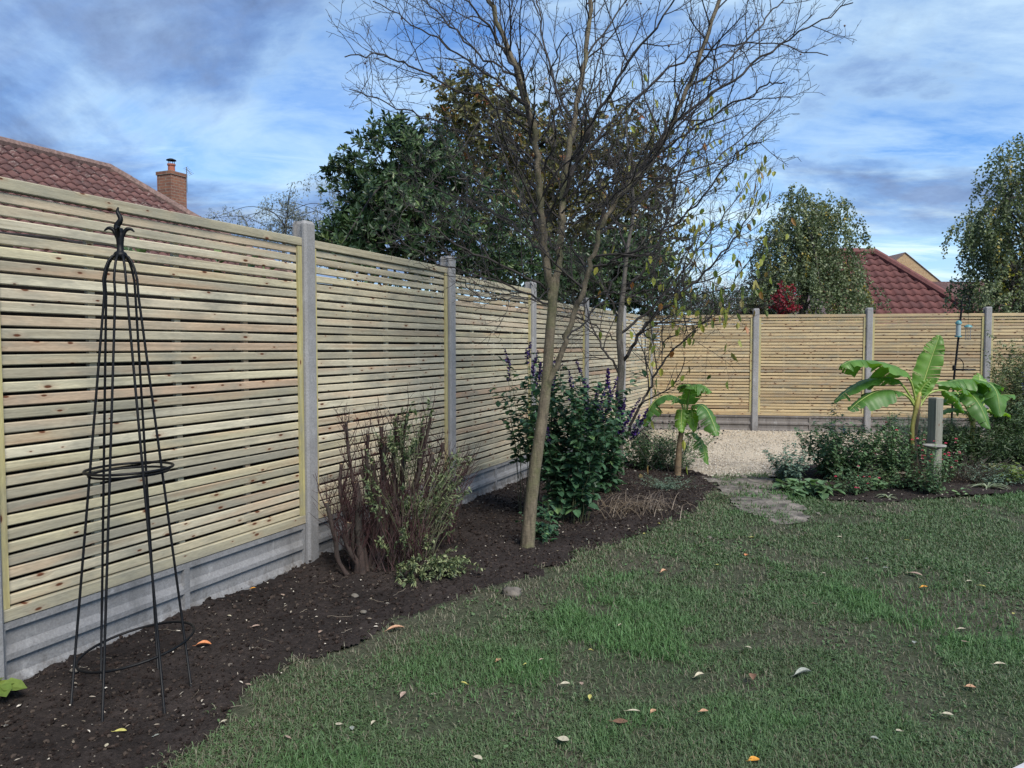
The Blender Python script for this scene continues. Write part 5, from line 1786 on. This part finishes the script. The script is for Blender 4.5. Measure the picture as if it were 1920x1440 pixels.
# splaying fine twigs to the right
for i in range(120):
    b_ = np.array(tuple(P(random.uniform(800, 850), random.uniform(955, 1000), random.uniform(5.2, 5.9)))); b_[2] = random.uniform(.03, .3)
    e_ = np.array(tuple(P(random.uniform(830, 905), random.uniform(820, 930), random.uniform(5.4, 6.1))))
    mid = (b_ + e_) / 2 + np.array([-.03, 0, .03]) + np.random.normal(0, .02, 3)
    tw.tube(catmull([b_, mid, e_], 4), np.linspace(.0035, .0009, 9), 4, cap=False)
# dense inner brush of dead twigs near the base
for i in range(420):
    b_ = np.array(tuple(P(random.uniform(655, 800), random.uniform(1010, 1075), random.uniform(4.6, 5.3)))); b_[2] = random.uniform(.02, .25)
    L = random.uniform(.15, .55); a_ = random.uniform(0, 6.28); dd = np.array([math.cos(a_) * .4, math.sin(a_) * .4, 1.]); q = [b_]
    for j in range(5):
        dd = dd + np.random.normal(0, .16, 3); dd /= np.linalg.norm(dd); q.append(q[-1] + dd * L / 5)
    tw.tube(q, np.linspace(.0030, .0010, 6), 3, cap=False)
st.build('stubs', M['stub'], ps_, smooth=True); ct.build('cut_ends', M['cut'], ps_); tw.build('twigs', M['twig_red'], ps_)
st = MB(); lf = MB()
v0 = G(760, 1060)
vs = empty('variegated_shrub', v0, 0, 'straggly pale-variegated leafy shoots sprawling through and below the pruned stubs', 'shrub')
cl = [(770, 820, 4.95, 45, 46, 150), (735, 835, 4.85, 20, 20, 40), (840, 900, 5.2, 40, 40, 150), (800, 945, 5.0, 50, 26, 120), (830, 960, 5.1, 30, 30, 90), (770, 935, 4.9, 30, 22, 60), (690, 930, 4.5, 14, 60, 26), (680, 880, 4.6, 16, 30, 20),
      (730, 1010, 4.55, 36, 12, 26), (760, 1000, 4.6, 12, 20, 22), (800, 1005, 4.75, 12, 24, 26), (845, 1050, 4.55, 50, 20, 80), (770, 1065, 4.4, 40, 24, 60), (880, 1055, 4.7, 24, 16, 34), (765, 1090, 4.3, 22, 10, 24), (800, 1085, 4.4, 30, 14, 36), (860, 850, 5.4, 14, 12, 20), (875, 860, 5.5, 16, 10, 16), (850, 1080, 4.5, 30, 12, 26)]
for (px, py, Y, sx, sy, cnt) in cl:
    ns_ = max(3, cnt // 5)
    for i in range(ns_):
        e_ = np.array(tuple(P(random.gauss(px, sx * .55), random.gauss(py, sy * .55), Y + random.gauss(0, .07))))
        e_[2] = max(e_[2], .07)
        b_ = np.array([v0.x + (e_[0] - v0.x) * .45 + random.gauss(0, .03), v0.y + (e_[1] - v0.y) * .45 + .05, max(.03, e_[2] - random.uniform(.15, .35))])
        mid = (b_ + e_) / 2 + np.array([0, 0, .04]) + np.random.normal(0, .02, 3)
        cc_ = catmull([b_, mid, e_], 5)
        st.tube(cc_, np.linspace(.0025, .0009, len(cc_)), 3, cap=False)
        kk = 20
        tt = rng.uniform(.45, 1, kk) * (len(cc_) - 1); ii = tt.astype(int); ii = np.minimum(ii, len(cc_) - 2)
        ps = cc_[ii] + (cc_[ii + 1] - cc_[ii]) * (tt - ii)[:, None]
        d = rvec(kk) * .8 + (cc_[-1] - cc_[-2]) / np.linalg.norm(cc_[-1] - cc_[-2]) * .7
        lf.leaves(ps, d, rvec(kk) * .5 + np.array([0, 0, 1.]), rng.uniform(.018, .038, kk), rng.uniform(.008, .016, kk), fold=.2, curl=.2, a=np.clip(rng.random(kk) * .8 + (.15 if py > 990 else 0), 0, 1))
st.build('stems', M['stem'], vs); lf.build('leaves', M['varie'], vs)

# ---- right-hand bed
M['hedge2'] = leafmat('willowy_leaf', [(0, (.035, .065, .03)), (1, (.11, .17, .07))], trans=.2)
LUSH[:] = [1.4, 1.45, 1.6, 1.25]
stemmy('leafy_shoot_plant', G(1482, 905), .20, .46, 14, .042, .026, M['blueg'], 'leafy upright shoots at the left corner of the right-hand bed beside the path', 'plant', step=.022, droop=.2, splay=.6, per=3, hvar=.35)
stemmy('hosta', G(1512, 925), .15, .14, 22, .13, .085, M['green'], 'broad-leaved low plant at the front left corner of the right-hand bed', 'plant', step=.06, splay=1.3, per=2, lo=.6, droop=.9, hvar=.4)
stemmy('green_bush', G(1572, 898), .40, .70, 46, .05, .026, M['green'], 'airy blue-green bush in front of the gravel, left of the pink flowers', 'shrub', step=.024, per=2, side=1, hvar=.5, tone=(0, .6), flowers=(.04, .014, 3, False, simple('white_petal', (.7, .7, .66), .6)))
stemmy('mallow_plant', G(1575, 905), .10, .98, 3, .05, .03, M['green'], 'single tall thin stem with pale lilac flowers rising from the airy bush', 'plant', step=.06, per=2, hvar=.2, splay=.5, flowers=(1.0, .018, 7, False, leafmat('lilac_petal', [(0, (.35, .30, .55)), (1, (.55, .5, .7))], trans=.2)))
stemmy('fuchsia', G(1668, 902), .34, .74, 38, .038, .022, M['green'], 'fuchsia bush with drooping red and pink flowers left of the largest banana', 'shrub', step=.026, side=1, hvar=.4, flowers=(.30, .024, 2, True, M['pink']))
stemmy('fuchsia', G(1600, 925), .22, .30, 24, .032, .018, M['green'], 'small dark fuchsia low at the front of the bed below the airy bush', 'shrub', step=.03, side=1, hvar=.4, flowers=(.28, .020, 2, True, M['pink']), tone=(0, .4))
stemmy('fuchsia', G(1762, 902), .24, .56, 22, .034, .02, M['green'], 'fuchsia with pale pink flowers between the largest banana and the grey post', 'shrub', step=.03, hvar=.4, flowers=(.6, .024, 2, True, M['pink']))
stemmy('silvery_shrub', G(1712, 868), .30, .68, 46, .03, .007, M['blueg'], 'fine silver-blue shrub behind the largest banana, against the back fence', 'shrub', step=.014, per=3, hvar=.25, splay=.2)
stemmy('silvery_shrub', G(1782, 868), .26, .62, 36, .03, .007, M['blueg'], 'fine silver-blue shrub just right of the grey wooden post', 'shrub', step=.014, per=3, hvar=.25, splay=.2)
stemmy('dark_green_shrub', G(1835, 880), .48, .62, 60, .05, .014, M['hedge2'], 'dark green willowy shrub beneath the drooping right-hand banana', 'shrub', step=.022, per=3, hvar=.3, side=1, tone=(0, .6))
stemmy('dark_green_shrub', G(1905, 872), .40, .85, 50, .055, .02, M['hedge2'], 'tall dark shrub at the right picture edge behind the bed', 'shrub', step=.026, per=3, hvar=.3, side=1, tone=(0, .7))
stemmy('blue_flowered_shrub', G(1925, 850), .48, 1.30, 46, .045, .022, M['birch'], 'tall loose shrub with blue-violet flowers at the right picture edge against the back fence', 'shrub', step=.03, hvar=.35, side=2, flowers=(.22, .020, 4, False, leafmat('blue_petal', [(0, (.10, .10, .35)), (1, (.22, .22, .6))], trans=.2)))
m_v2 = leafmat('cream_edged_leaf', [(0, (.05, .08, .03)), (.6, (.12, .16, .07)), (1, (.34, .36, .20))], trans=.2)
stemmy('cream_edged_shrub', P(1925, 650, 11.2).xy.to_3d(), .42, 1.62, 40, .055, .024, m_v2, 'tall cream-edged evergreen shrub against the last panel of the back fence', 'shrub', step=.032, hvar=.3, side=2, lo=.3)
stemmy('spent_perennial', G(1800, 905), .40, .34, 120, .02, .006, M['dry'], 'spent brown perennial stalks in the bed below the right-hand banana', 'plant', step=.06, per=1, hvar=.45, splay=.4, stemmat=M['dry'], stemr=.0026)
stemmy('spent_perennial', G(1715, 915), .16, .26, 40, .07, .035, M['dry'], 'crumpled dead brown leaves round the foot of the largest banana', 'plant', step=.05, per=2, hvar=.5, splay=.4, stemmat=M['dry'])
stemmy('fuchsia', G(1742, 928), .24, .52, 20, .034, .02, M['green'], 'low fuchsia in front of the grey timber post at the lawn edge', 'shrub', step=.03, hvar=.4, flowers=(.2, .02, 2, True, M['pink']))
stemmy('green_mound', G(1700, 915), .28, .32, 40, .03, .012, M['green'], 'low fresh green mound in the bed below the largest banana', 'plant', step=.018, per=2, hvar=.4, splay=.7)
stemmy('green_mound', G(1640, 918), .16, .16, 16, .075, .045, M['green'], 'low broad leaves in the bed left of the fresh green mound', 'plant', step=.04, per=2, hvar=.4, splay=.8)
stemmy('blue_green_mound', G(1862, 908), .26, .24, 46, .024, .012, M['blueg'], 'low blue-green mound near the right end of the bed', 'plant', step=.016, per=2, hvar=.4, splay=.7)
stemmy('lime_plant', G(1905, 905), .26, .26, 24, .06, .03, M['lime'], 'yellow-green leafy plant at the right picture edge in the bed', 'plant', step=.03, per=2, hvar=.5, splay=.6, tone=(0, .6))
stemmy('lime_plant', G(1800, 928), .12, .10, 10, .06, .03, M['green'], 'small green rosette at the lawn edge of the right-hand bed below the spent stalks', 'plant', step=.03, per=2, hvar=.5, splay=1.2)
stemmy('hydrangea', G(1885, 900), .14, .20, 10, .05, .03, M['green'], 'small plant with one pale cream flower head near the bed right end', 'plant', step=.04, per=2, hvar=.3, flowers=(.5, .018, 7, False, leafmat('cream_petal', [(0, (.45, .5, .2)), (1, (.7, .68, .5))], trans=.1)))


def straps(name, c, n, L, w_, mat, label, up=.8):
    m = MB()
    for i in range(n):
        a_ = random.uniform(0, 6.28); l = L * random.uniform(.6, 1.1); u = random.uniform(.5, 1) * up
        h = np.array([math.cos(a_), math.sin(a_), 0]); s_ = np.array([-h[1], h[0], 0])
        k = 7; q = [np.array(tuple(c)) + h * l * t * (.5 + .4 * t) + np.array([0, 0, l * (u * 1.3 * t - u * 1.15 * t * t)]) for t in np.linspace(0, 1, k)]
        v = []
        for j, p_ in enumerate(q):
            ww = w_ / 2 * math.sin(math.pi * (.15 + .85 * (j / (k - 1)))) ** .5 if j < k - 1 else .0005
            v += [p_ - s_ * ww + np.array([0, 0, ww * .3]), p_, p_ + s_ * ww + np.array([0, 0, ww * .3])]
        m.add(v, [[3 * j + o_, 3 * j + o_ + 1, 3 * j + o_ + 4, 3 * j + o_ + 3] for j in range(k - 1) for o_ in (0, 1)], a=random.random())
    return tag(m.build(name, mat, origin=tuple(c)), label, 'plant')


straps('strap_leaved_plant', G(1852, 918), 30, .26, .016, M['straw'], 'pale green strap-leaved clump at the front of the right-hand bed')
straps('strap_leaved_plant', G(1665, 935), 12, .16, .016, M['straw'], 'small silvery strap-leaved tuft at the front edge of the bed below the pink flowers')
straps('strap_leaved_plant', G(1885, 885), 40, .30, .008, M['straw'], 'fine grassy green tuft behind the bed right end', 1.1)
c = G(1410, 935)
leaf_tuft = stemmy('weed_tuft', G(1352, 935), .10, .07, 40, .03, .006, M['green'], 'bright grass tuft beside the muddy path on the lawn corner', 'grass tuft', step=.02, per=2, splay=.8, hvar=.5)

# ---- grey timber post, weathered dish, feeder pole
pb = G(1750, 912)
pp_ = empty('timber_post', pb, 0, 'square weathered grey timber post standing in the right-hand bed', 'post')
m = MB(); Yp = pb.y; tz = P(1750, 748, Yp).z
m.box((pb.x, Yp, tz / 2 - .1), (.10, .10, tz + .2), rz=.35, a=.3); m.build('post_shaft', M['oldwood'], pp_)
m = MB(); m.box((pb.x, Yp, tz + .007), (.104, .104, .016), rz=.35, a=.6, top=.9); m.build('post_cap', M['oldwood'], pp_)
dc = P(1752, 836, Yp - .18)
dd_ = empty('bird_bath', (dc.x, dc.y, 0), 0, 'small weathered bird bath with a flat stone bowl in front of the grey timber post', 'bird bath')
m = MB(); m.lathe((dc.x, dc.y, dc.z), [(.0, -.03), (.05, -.028), (.09, -.012), (.115, .004), (.110, .011), (.08, .004), (.0, .0)], 20); m.build('bowl', M['stone'], dd_, smooth=True)
m = MB(); m.lathe((dc.x, dc.y, -.02), [(.05, 0), (.03, .05), (.022, .09), (.020, .25), (.022, dc.z - .03), (.05, dc.z - .008)], 12); m.build('pedestal', M['stone'], dd_, smooth=True)

fpz = G(1785, 850)
YF = 10.6
f0 = P(1788, 720, YF); f0.z = 0
fo = empty('bird_feeder_pole', (f0.x - .02, YF, 0), 0, 'black leaning bird feeder pole with crook top in front of the back fence', 'feeder pole')
m = MB()
top = P(1803, 578, YF)
m.tube([(f0.x - .03, YF, -.1), tuple(P(1789, 705, YF)), tuple(P(1798, 625, YF)), tuple(top)], .014, 8)
m.build('pole', M['iron'], fo)
m = MB()
cp = catmull([top, P(1805, 560, YF), P(1814, 556, YF), P(1818, 572, YF), P(1814, 582, YF)], 6); m.tube(cp, .008, 6)
cp = catmull([top, P(1802, 566, YF), P(1794, 560, YF), P(1790, 572, YF), P(1796, 580, YF)], 6); m.tube(cp, .008, 6)
m.build('crook', M['iron'], fo, smooth=True)
m = MB(); m.lathe(tuple(P(1789, 690, YF)), [(.02, -.04), (.024, -.03), (.024, .03), (.02, .04)], 10); m.build('clamp', M['iron'], fo)
# tray on a bent arm
tcn = P(1809, 693, YF)
m = MB(); n = 24
m.tube([(tcn.x + .125 * math.cos(a_), tcn.y + .125 * math.sin(a_), tcn.z) for a_ in np.linspace(0, 6.283, n + 1)], .011, 6, cap=False)
for k in range(-4, 5):
    yy_ = k * .026; hw_ = math.sqrt(max(0, .125 ** 2 - yy_ ** 2))
    m.tube([(tcn.x - hw_, tcn.y + yy_, tcn.z - .008), (tcn.x + hw_, tcn.y + yy_, tcn.z - .008)], .003, 4)
tray = m.build('seed_tray', M['iron'], fo)
m = MB(); m.tube(catmull([P(1790, 688, YF), P(1792, 676, YF), P(1800, 673, YF), P(1806, 681, YF), P(1806, 692, YF)], 6), .006, 6); m.build('tray_arm', M['iron'], tray, smooth=True)
# hanging feeders
fc = P(1797, 615, YF - .03)
f1 = empty('bird_feeder', tuple(fc), 0, 'tube bird feeder with teal lid hanging left of the black pole', 'bird feeder')
m = MB(); m.lathe(tuple(fc), [(.0, -.11), (.032, -.11), (.032, .06), (.0, .06)], 14); m.build('tube', M['clear'], f1, smooth=False)
m = MB(); m.lathe((fc.x, fc.y, fc.z + .06), [(.042, -.005), (.040, .02), (.02, .045), (.0, .05)], 14); m.build('lid', M['teal'], f1, smooth=True)
m = MB(); m.lathe((fc.x, fc.y, fc.z - .13), [(.0, 0), (.045, .0), (.045, .02), (.0, .02)], 14); m.build('base', M['teal'], f1)
m = MB(); m.tube([(fc.x, fc.y, fc.z + .1), (fc.x, fc.y, P(1797, 578, YF).z)], .002, 4); m.build('hanger', M['iron'], f1)
fc = P(1815, 622, YF - .03)
f2 = empty('bird_feeder', tuple(fc), 0, 'wire cage feeder with pale lid hanging right of the black pole', 'bird feeder')
m = MB(); m.lathe((fc.x, fc.y, fc.z + .07), [(.055, -.008), (.05, .01), (.02, .03), (.0, .032)], 14); m.build('lid', M['teal'], f2, smooth=True)
m = MB()
for k in range(10):
    a_ = k * .628; m.tube([(fc.x + .035 * math.cos(a_), fc.y + .035 * math.sin(a_), fc.z - .11), (fc.x + .035 * math.cos(a_), fc.y + .035 * math.sin(a_), fc.z + .07)], .0018, 3)
for z_ in (-.11, -.05, .01):
    m.tube([(fc.x + .035 * math.cos(a_), fc.y + .035 * math.sin(a_), fc.z + z_) for a_ in np.linspace(0, 6.283, 13)], .002, 3, cap=False)
m.build('cage', M['steel'], f2)
m = MB(); m.tube([(fc.x, fc.y, fc.z + .1), (fc.x, fc.y, P(1815, 581, YF).z)], .002, 4); m.build('hanger', M['iron'], f2)

# ---- fallen leaves and stones one can count
lm = {}
for nm, c_ in (('orange', (.50, .19, .075)), ('tan', (.42, .24, .14)), ('cream', (.42, .38, .28)), ('yellow', (.45, .42, .12)), ('pink', (.33, .24, .19)), ('grey', (.26, .28, .25)), ('amber', (.55, .25, .03)), ('green', (.18, .30, .06)), ('brown', (.16, .085, .05))):
    lm[nm] = simple(nm + '_fallen_leaf', c_, .7, 0, 70, .35)


def fallen(px, py, L, W, colr, rot, label, group=None, roll=.5, name='fallen_leaf'):
    c = G(px, py); L *= .72; W *= .85
    onsoil = inpoly(np.array([c.x]), np.array([c.y]), [(k[0], k[1]) for k in soil_poly])[0]
    z0 = c.z + (.016 if onsoil else .021)
    nu, nv = 9, 5
    V = []
    for i in range(nu):
        t = i / (nu - 1)
        w_ = W * (math.sin(math.pi * (t * .96 + .02)) ** .8)
        for j in range(nv):
            s_ = j / (nv - 1) * 2 - 1
            ang = s_ * roll * 1.6
            y = w_ * .5 * (math.sin(ang) / max(roll * 1.6, .01) if roll > .05 else s_)
            z = w_ * .5 * (1 - math.cos(ang)) + .10 * L * math.sin(t * 2.2 + .4) * roll
            V.append(((t - .5) * L, y, z))
    V = np.array(V)
    ca, sa = math.cos(rot), math.sin(rot)
    V = np.stack([V[:, 0] * ca - V[:, 1] * sa + c.x, V[:, 0] * sa + V[:, 1] * ca + c.y, V[:, 2] + z0], 1)
    q = [[i * nv + j, (i + 1) * nv + j, (i + 1) * nv + j + 1, i * nv + j + 1] for i in range(nu - 1) for j in range(nv - 1)]
    m = MB(); m.add(V, q)
    b_ = V[2]; d_ = V[0:5].mean(0) - V[20:25].mean(0); d_ /= np.linalg.norm(d_) + 1e-9
    m.tube([V[2], V[2] + d_ * L * .12, V[2] + d_ * L * .26 + [0, 0, .003]], [.0014, .0011, .0009], 3, cap=False)
    o = m.build(name, lm[colr], smooth=True, origin=c)
    return tag(o, label, 'leaf', group)


fallen(382, 1216, .095, .048, 'orange', .15, 'curled orange and cream leaf on the soil right of the obelisk', roll=.75)
fallen(742, 1188, .125, .040, 'tan', .42, 'large curled tan leaf at the soil edge in front of the pruned shrub', roll=.8)
fallen(226, 1379, .060, .028, 'yellow', .1, 'small pale yellow leaf on the soil in front of the obelisk')
fallen(475, 1108, .04, .024, 'amber', .5, 'tiny amber leaf at the foot of the gravel board left of the tall post')
fallen(1240, 960, .15, .035, 'cream', -.3, 'long whitish dried leaf on the soil right of the purple sage', roll=.2)
fallen(1716, 1083, .12, .045, 'pink', -.8, 'pinkish brown leaf lying on the lawn at the right', roll=.6)
fallen(1733, 1107, .07, .04, 'amber', .2, 'amber orange leaf on the lawn below the pinkish one')
fallen(1506, 1272, .13, .045, 'grey', .35, 'large folded grey-green leaf on the lawn, lower right of centre', roll=.9)
fallen(1411, 1278, .085, .045, 'brown', 1.3, 'brown leaf standing in the grass left of the folded grey-green leaf', roll=.6)
fallen(1056, 1396, .065, .045, 'cream', -.4, 'broad cream and pink leaf in the grass at the bottom centre', roll=.3)
fallen(896, 1432, .055, .03, 'cream', -.6, 'cream leaf cut by the bottom edge left of centre')
fallen(1106, 1316, .06, .022, 'yellow', 1.4, 'small bright yellow leaf upright in the grass below centre')
fallen(1225, 1343, .05, .028, 'tan', .8, 'small orange-tan leaf in the lawn right of the yellow leaf')
fallen(1163, 1362, .085, .045, 'brown', .0, 'brown leaf with a pale edge sunk in the lawn, bottom centre', roll=.2)
fallen(1188, 1343, .075, .018, 'cream', -.1, 'narrow whitish curled leaf in the lawn beside the orange-tan leaf', roll=.6)
fallen(1312, 1276, .075, .035, 'cream', .4, 'cream boat-shaped leaf on the lawn left of the standing brown leaf', roll=.8)
fallen(1403, 1222, .05, .024, 'cream', -.7, 'small white leaf on the middle of the lawn above the brown leaf')
fallen(1414, 1436, .06, .04, 'amber', .2, 'orange leaf cut by the bottom edge right of centre')
fallen(1320, 1343, .05, .03, 'tan', .1, 'tiny tan and white leaf on the lawn above the orange bottom leaf')
fallen(1399, 1046, .06, .04, 'orange', 1.0, 'orange-brown leaf on the lawn below the muddy path')
fallen(1245, 1078, .075, .045, 'tan', .5, 'tan curled leaf on the lawn near the leaning trunk, right of it', roll=.8)
fallen(1875, 1254, .075, .03, 'cream', -.1, 'cream curled leaf on the lawn near the right edge', roll=.6)
fallen(1820, 1297, .055, .04, 'tan', -.3, 'reddish tan leaf on the lawn below the cream curled one')
fallen(1777, 1349, .055, .03, 'cream', -.4, 'pinkish cream leaf on a bare lawn patch near the bottom right')
fallen(1714, 1212, .04, .028, 'grey', 1.2, 'pale leaf fragment in the right half of the lawn')
fallen(1803, 1187, .06, .022, 'cream', -.1, 'thin cream leaf on the lawn at the far right, above the others', roll=.6)
fallen(1841, 1105, .055, .03, 'yellow', -.7, 'pale yellow leaf at the right of the lawn beside two white ones')
fallen(1818, 1096, .06, .03, 'cream', .0, 'pair-mate white leaf on the lawn left of the pale yellow one')
fallen(1574, 1012, .055, .035, 'cream', -.3, 'small cream leaf in the upper part of the lawn below the bed')
fallen(480, 1180, .0 + .055, .026, 'pink', .5, 'pinkish dried leaf scrap on the soil before the gravel board')
fallen(756, 1312, .07, .03, 'pink', 1.3, 'upright beige leaf near the soil edge, lower left of the lawn', roll=.6)
fallen(935, 1246, .05, .03, 'tan', .9, 'tan leaf scrap in the lawn left of centre')
fallen(1060, 1291, .06, .032, 'cream', .1, 'cream leaf in the lawn just left of the upright yellow leaf')
GL = 'small pale leaf scrap lying loose on the lawn or border soil'
for (px, py) in ((540, 1392), (635, 1367), (660, 1375), (700, 1365), (812, 1310), (870, 1290), (985, 1254), (1015, 1245), (1090, 1290), (1107, 1227), (1163, 1180), (1230, 1060), (1285, 1010), (1345, 1065), (1410, 1012), (1478, 1060), (1545, 1080), (1625, 1052), (1660, 1070), (1650, 1000), (1700, 1018), (1508, 1122), (1525, 1138), (1808, 1210), (1855, 1080), (1900, 1157), (1685, 1380), (1640, 1395), (465, 1290), (420, 1360), (295, 1385), (200, 1405), (430, 1160), (530, 1120), (1115, 1000), (1180, 995), (1208, 1005), (1235, 985), (1100, 1015), (1020, 1060), (600, 1190), (840, 1040)):
    k = random.choice(['cream', 'cream', 'pink', 'grey', 'yellow'])
    fallen(px, py, random.uniform(.025, .05), random.uniform(.012, .024), k, random.uniform(0, 3), GL, 'small pale leaf scraps on the ground', random.uniform(.1, .8))
for (px, py, r_, lb) in ((665, 1122, .020, 'grey-brown stone on the soil in front of the pruned shrub'), (681, 1152, .016, 'second smaller rounded stone on the soil in front of the pruned shrub'), (960, 1118, .05, 'flat brown stone at the soil edge below the leaning trunk'), (1395, 898, .035, 'dark stone at the start of the muddy path on the gravel'), (1330, 1012, .02, 'small pale stone at the corner of the lawn by the border'), (140, 1262, .018, 'grey stone at the left foot of the obelisk')):
    c = G(px, py); m = MB(); m.blob((c.x, c.y, c.z + r_ * .35 + .008), r_, (1.2, .9, .6), .15, rings=6, seg=9)
    tag(m.build('stone', M['pathstone'] if r_ < .05 else M['pathm'], smooth=True, origin=c), lb, 'stone')
# lobed leaf coming in at the left edge
c = G(8, 1318)
ol = empty('strawberry_plant', c, 0, 'green and yellow lobed leaf of a low plant at the left picture edge', 'plant')
m = MB()
for (dx, dy, rt, L, a_) in ((0, 0, .3, .10, .35), (0, 0, 1.3, .085, .6), (0, 0, -.7, .085, .2), (-.02, .01, 2.4, .09, .3), (-.03, -.02, 3.4, .10, .5)):
    b_ = np.array([[c.x - .02 + dx, c.y + dy, c.z + .07]])
    m.leaves(b_, np.array([[math.cos(rt), math.sin(rt), -.1]]), np.array([[0, -.2, 1.]]), L, L * .85, fold=.15, curl=.15, a=[a_])
m.build('leaves', M['lime'], ol)
m = MB(); m.tube([(c.x - .07, c.y + .03, c.z - .01), (c.x - .04, c.y + .02, c.z + .05), (c.x - .02, c.y, c.z + .07)], .002, 4); m.build('stem', M['stem'], ol)
